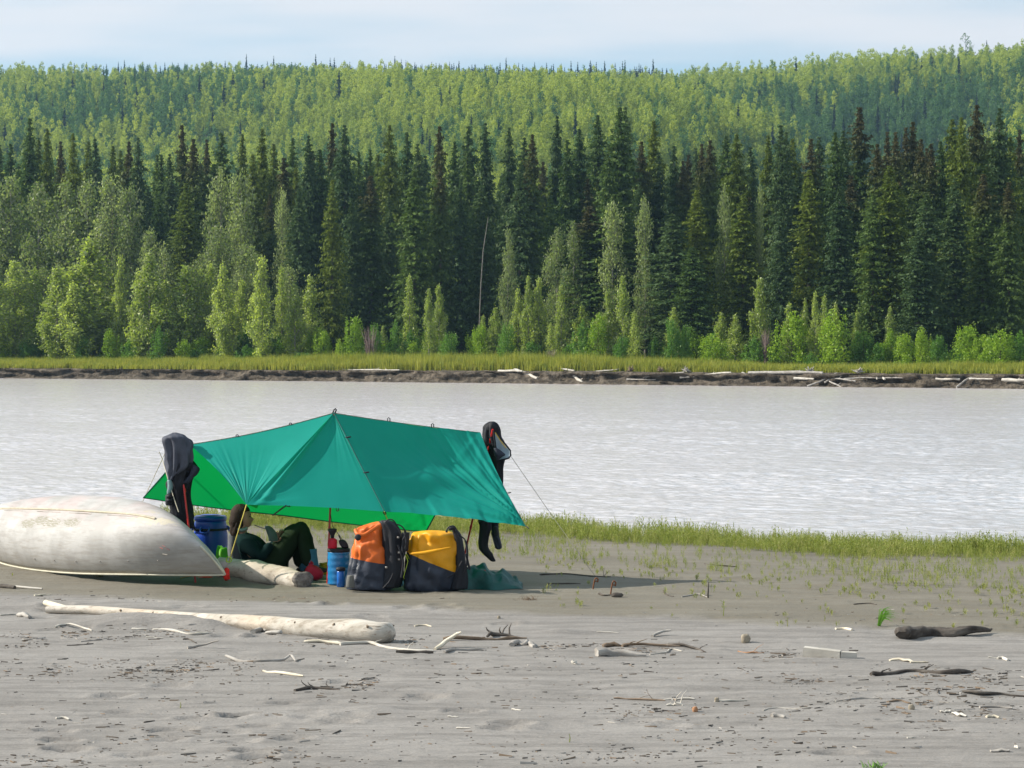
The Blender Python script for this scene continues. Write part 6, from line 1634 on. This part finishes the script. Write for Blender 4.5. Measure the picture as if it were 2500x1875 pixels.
t = thing('black_pump', 'black angular clip or pump leaning beside the red canister on the jug', 'tool', (g.x + .05, g.y - .02, zt)); b = MB(); b.grid(blob((g.x + .055, g.y - .02, zt + .045), (.09, .06, .09), 3, 14, 10, .15, 3, 7., 0, lambda v, x, y, z: Vector((v.x + .02 * -z, v.y, v.z)))); b.build('pump_body', M_black, t)
b = MB(); b.tube([(g.x + .03, g.y - .02, zt + .08), (g.x + .0, g.y - .02, zt + .14)], .006, 5); b.build('stem', M_black, t)

# ---- packs
def split_build(P_, pred, na, nb, ma, mb, parent, crease=.0, seed=0., amp=.012, fr=9):
    P_ = [[p + Vector((0, -1, .2)) * amp * (abs(fbm(np.array([p.x * fr + seed]), np.array([p.z * fr * .8 + p.x * fr * .4]), p.y * 3, 3, 5).item()) * 2 - .5) for p in r] for r in P_]
    import bmesh
    for sgn, nm, mt in ((1, na, ma), (-1, nb, mb)):
        q = MB(); q.grid(P_); o_ = q.build(nm, mt, parent); bm = bmesh.new(); bm.from_mesh(o_.data); bmesh.ops.remove_doubles(bm, verts=bm.verts, dist=1e-5)
        for co_, no_ in pred:
            co2 = Vector(co_) - Vector(parent.location); n2_ = Vector(no_) * sgn
            bmesh.ops.bisect_plane(bm, geom=bm.verts[:] + bm.edges[:] + bm.faces[:], plane_co=co2, plane_no=n2_, clear_inner=True)
        bm.to_mesh(o_.data); bm.free()
def to_px(p):
    cz = p.y * math.cos(PITCH) - (p.z - CAMZ) * math.sin(PITCH); cy = p.y * math.sin(PITCH) + (p.z - CAMZ) * math.cos(PITCH)
    return 1250 + F * p.x / cz, 937.5 - F * cy / cz
Zo = 23.75
t = thing('dry_bag_pack', 'orange and charcoal roll-top pack standing upright right of the water jug', 'backpack', tuple(pt(905, 1434, Zo)))
P_ = loft([(1437, 846, 962), (1430, 843, 966), (1412, 846, 966), (1390, 851, 965), (1364, 857, 962), (1340, 860, 958), (1322, 864, 953), (1310, 866, 950), (1298, 867, 947), (1290, 870, 945), (1284, 880, 943), (1278, 900, 941), (1274, 918, 937)], Zo, .62, 60, 6, .05, 1.)
_a = pt(857, 1361, Zo); _b = pt(940, 1374, Zo); _d = _b - _a; pred_o = [(tuple(_a), (-_d.z, 0, _d.x))]
split_build(P_, pred_o, 'upper_body', 'lower_body', M_orangef, M_navy, t, 0, 0., .045, 7)
b = MB(); c = pt(874, 1312, Zo - .30); b.lathe((0, 0, 0), [(.0, -.02), (.03, -.018), (.034, 0), (.026, .014), (.0, .012)], 16)
b.v = [(c.x + v[0], c.y - v[2], c.z + v[1]) for v in b.v]; b.build('roll_end', M_black, t)
b = MB(); b.tube(bez([pt(868, 1294, Zo - .2), pt(873, 1304, Zo - .27), pt(888, 1306, Zo - .27), pt(905, 1296, Zo - .25), pt(925, 1283, Zo - .2)], 12), [.02] * 12, 8); b.build('rolled_top', M_orangef, t)
b = MB(); b.grid(loft([(1434, 930, 976), (1410, 932, 984), (1380, 936, 986), (1350, 936, 986), (1320, 935, 984), (1300, 934, 978), (1285, 930, 970), (1274, 926, 960), (1270, 932, 950)], Zo - .08, .7, 30, 9, .12, 3.)); b.build('harness_panel', M_black, t)
for ps_ in ([(965, 1280), (980, 1284), (990, 1300), (992, 1330), (984, 1360)], [(940, 1276), (950, 1268), (962, 1272), (972, 1290)], [(960, 1400), (950, 1420), (935, 1436)], [(972, 1330), (984, 1370), (980, 1410)]):
    b = MB(); b.tube(bez([pt(x, y, Zo - .22) for x, y in ps_], 12), .012, 6, flat=.6); b.build('strap', M_black, t)
for (x, y) in ((974, 1349), (974, 1366), (943, 1385), (972, 1312)):
    b = MB(); b.box(pt(x, y, Zo - .27), (.022, .012, .018)); b.build('buckle', M_greyw, t)
b = MB(); b.grid(loft([(1405, 848, 864), (1420, 845, 865), (1434, 844, 866)], Zo - .22, .4, 12, 3, .05)); b.build('side_pocket', fabric('grey_mesh', (.12, .12, .11), .8), t)

Zy = 23.75
t = thing('dry_bag_pack', 'yellow and black dry-bag pack leaning right, right of the orange one', 'backpack', tuple(pt(1060, 1438, Zy)))
P_ = loft([(1440, 992, 1120), (1432, 988, 1128), (1412, 988, 1130), (1388, 989, 1130), (1360, 990, 1128), (1340, 994, 1125), (1322, 997, 1122), (1312, 998, 1119), (1304, 1002, 1113), (1299, 1012, 1102), (1296, 1028, 1086)], Zy, .58, 64, 6, .05, 4.)
_a = pt(990, 1346, Zy); _b = pt(1110, 1394, Zy); _d = _b - _a; pred_y = [(tuple(_a), (-_d.z, 0, _d.x))]
split_build(P_, pred_y, 'upper_body', 'lower_body', M_yellowf, M_navy, t, 0, 3., .05, 6)
b = MB(); b.tube(bez([pt(1000, 1352, Zy - .29), pt(1035, 1350, Zy - .31), pt(1070, 1343, Zy - .31), pt(1100, 1336, Zy - .28)], 12), [.006, .012, .016, .018, .02, .02, .018, .016, .013, .01, .008, .004], 8); b.build('fabric_fold', M_yellowf, t)
b = MB(); b.grid(loft([(1438, 1100, 1142), (1415, 1106, 1142), (1390, 1112, 1140), (1360, 1112, 1136), (1330, 1112, 1132), (1308, 1108, 1126), (1294, 1104, 1118)], Zy - .10, .7, 26, 8, .15, 6.)); b.build('harness_panel', M_black, t)
for ps_ in ([(1090, 1300), (1094, 1288), (1108, 1284), (1116, 1296), (1122, 1310)], [(1122, 1308), (1134, 1316), (1140, 1336), (1140, 1370), (1134, 1400)], [(990, 1306), (984, 1320), (983, 1345), (990, 1354)], [(1137, 1352), (1143, 1375), (1146, 1390), (1138, 1384)], [(1092, 1410), (1110, 1400), (1128, 1370)]):
    b = MB(); b.tube(bez([pt(x, y, Zy - .24) for x, y in ps_], 12), .012, 6, flat=.6); b.build('strap', M_black, t)
b = MB(); b.grid(blob(pt(1104, 1290, Zy - .15), (.08, .06, .045), 3, 14, 8, .1)); b.build('top_buckle', M_black, t)
b = MB(); b.grid(loft([(1300, 982, 1001), (1312, 981, 1000), (1330, 982, 998), (1345, 984, 996)], Zy - .15, .6, 14, 5, .1)); b.build('side_flap', M_black, t)
# clear peg, cups, white bag, red disc, green sheet
g = gp(1036, 1437); b = MB(); b.box((g.x, g.y, g.z + .045), (.03, .012, .09)); b.box((g.x, g.y - .002, g.z + .085), (.055, .016, .022)); b.box((g.x + .02, g.y - .001, g.z + .06), (.02, .013, .02)); tag(b.build('tent_peg', fabric('clear_plastic', (.30, .33, .34), .3), origin=tuple(g), smooth=False), 'pale plastic peg at the foot of the yellow pack holding the double cord', 'peg')
g = gp(975, 1431); b = MB(); b.lathe((g.x, g.y + .04, g.z), [(.04, 0), (.05, .05), (.047, .05), (.038, .006)], 20); tag(b.build('bowl', surf('pale_blue_plastic', (.10, .30, .42), (.16, .38, .5), 3, .4), origin=tuple(g)), 'pale blue bowl on the ground between the two packs', 'bowl')
g = gp(971, 1424); b = MB(); b.grid(blob((g.x - .01, g.y + .12, g.z + .06), (.08, .05, .10), 2.3, 14, 10, .15, 3., 6.)); tag(b.build('pale_pouch', fabric('pale_pouch', (.25, .36, .40)), origin=tuple(g)), 'pale bluish pouch behind the bowl between the packs', 'pouch')
g = gp(1150, 1433); b = MB(); b.grid(blob((g.x + .02, g.y + .0, g.z + .035), (.15, .10, .075), 2.3, 18, 12, .25, 4., 2.)); tag(b.build('plastic_bag', fabric('white_plastic', (.50, .58, .66), .35, 20, .6), origin=tuple(g)), 'crumpled white plastic bag at the right foot of the yellow pack', 'bag')
g = pt(1152, 1388, 24.6); b = MB(); b.lathe((g.x, g.y, g.z - .02), [(.02, .0), (.075, .004), (.088, .016), (.088, .022), (.07, .028), (.02, .028)], 24); tag(b.build('red_plate', fabric('brick_red_plastic', (.30, .05, .03), .5), origin=tuple(g)), 'flat brick-red disc behind the right edge of the yellow pack', 'plate')
g0 = gp(1205, 1440); b = MB(); P_ = []
hp = [(1138, .16), (1148, .24), (1160, .25), (1175, .24), (1185, .21), (1196, .17), (1208, .13), (1216, .13), (1226, .145), (1238, .11), (1250, .08), (1262, .06), (1276, .004)]
for i in range(26):
    v_ = i / 25; row = []
    for j in range(50):
        u_ = j / 49; px = 1136 + 140 * u_; h_ = float(np.interp(px, [a for a, _ in hp], [c for _, c in hp]))
        x = (px - 1250) / F * 24.1; yy_ = 23.82 + .62 * v_ + .05 * math.sin(u_ * 9)
        hh = h_ * math.sin(math.pi * min(max(v_, 0), 1)) ** .6 * (1 + .25 * vnoise(u_ * 9, v_ * 5).item()) + .05 * abs(vnoise(u_ * 11 + v_ * 5, v_ * 6).item()) * math.sin(math.pi * v_)
        row.append(Vector((x, yy_, hz_(x, yy_) + .003 + max(0, hh))))
    P_.append(row)
b.grid(P_); tag(b.build('folded_tarp', surf('dark_teal_sheet', (.003, .045, .042), (.006, .075, .068), 8, .5, .4, 14, .02, .3), origin=tuple(g0)), 'crumpled dark teal sheet on the ground right of the yellow pack', 'tarp')
b = MB(); ps = bez([pt(1178, 1396, 24.0), pt(1184, 1392, 24.0), pt(1189, 1399, 24.0)], 8); b.tube(ps, .004, 5); tag(b.build('cord_loop', fabric('red_string', (.35, .05, .05)), origin=tuple(ps[0])), 'small red cord loop on the crumpled teal sheet', 'cord')
# ---- pegs in the silt
for (px, py, hpx, lab) in ((1447, 1439, 27, 'rusty bent-wire peg standing in the silt, left one of two'), (1490, 1451, 32, 'rusty bent-wire peg standing in the silt, right one of two')):
    g = gp(px, py); k = g.y / F; b = MB(); h_ = hpx * k
    b.tube(bez([g - Vector((0, 0, .03)), g + Vector((.012, 0, h_ * .5)), g + Vector((.03, 0, h_)), g + Vector((.055, 0, h_ * .92)), g + Vector((.05, 0, h_ * .62))], 14), .008, 6); b.tube([g + Vector((.02, 0, h_ * .72)), g + Vector((.05, 0, h_ * .72))], .006, 5)
    tag(b.build('wire_peg', M_rust, origin=tuple(g)), lab, 'peg', 'rusty pegs in the silt')
g = gp(1507, 1458); b = MB(); b.grid(blob((g.x, g.y, g.z + .02), (.12, .07, .05), 2.3, 14, 9, .3, 3., 9.)); tag(b.build('dark_clod', M_dark, origin=tuple(g)), 'dark lump of wood at the foot of the right rusty peg', 'driftwood')
g = gp(1472, 1453); b = MB(); b.tube(bez([gp(1462, 1451, .008), gp(1475, 1456, .008), gp(1492, 1454, .008)], 7), [.01, .012, .01, .009, .008, .006, .004], 6, .1); tag(b.build('twig', M_dark, origin=tuple(g)), 'curved dark twig just left of the right rusty peg', 'driftwood')

# ================================================================== AIR
hzm, nt = newmat('haze_air')
v = N(nt, 'ShaderNodeVolumePrincipled', {'Color': (.42, .70, 1.0, 1), 'Density': HAZE, 'Anisotropy': .25})
N(nt, 'ShaderNodeOutputMaterial', {1: v.outputs[0]})
b = MB(); x0, x1, y0, y1, z0, z1 = -2800, 2800, -450, 2500, -5, 330
b.add([(x0, y0, z0), (x1, y0, z0), (x1, y1, z0), (x0, y1, z0), (x0, y0, z1), (x1, y0, z1), (x1, y1, z1), (x0, y1, z1)], [(0, 3, 2, 1), (4, 5, 6, 7), (0, 1, 5, 4), (1, 2, 6, 5), (2, 3, 7, 6), (3, 0, 4, 7)])
tag(b.build('haze', hzm, smooth=False), 'thin blue-white summer haze', kind='stuff')
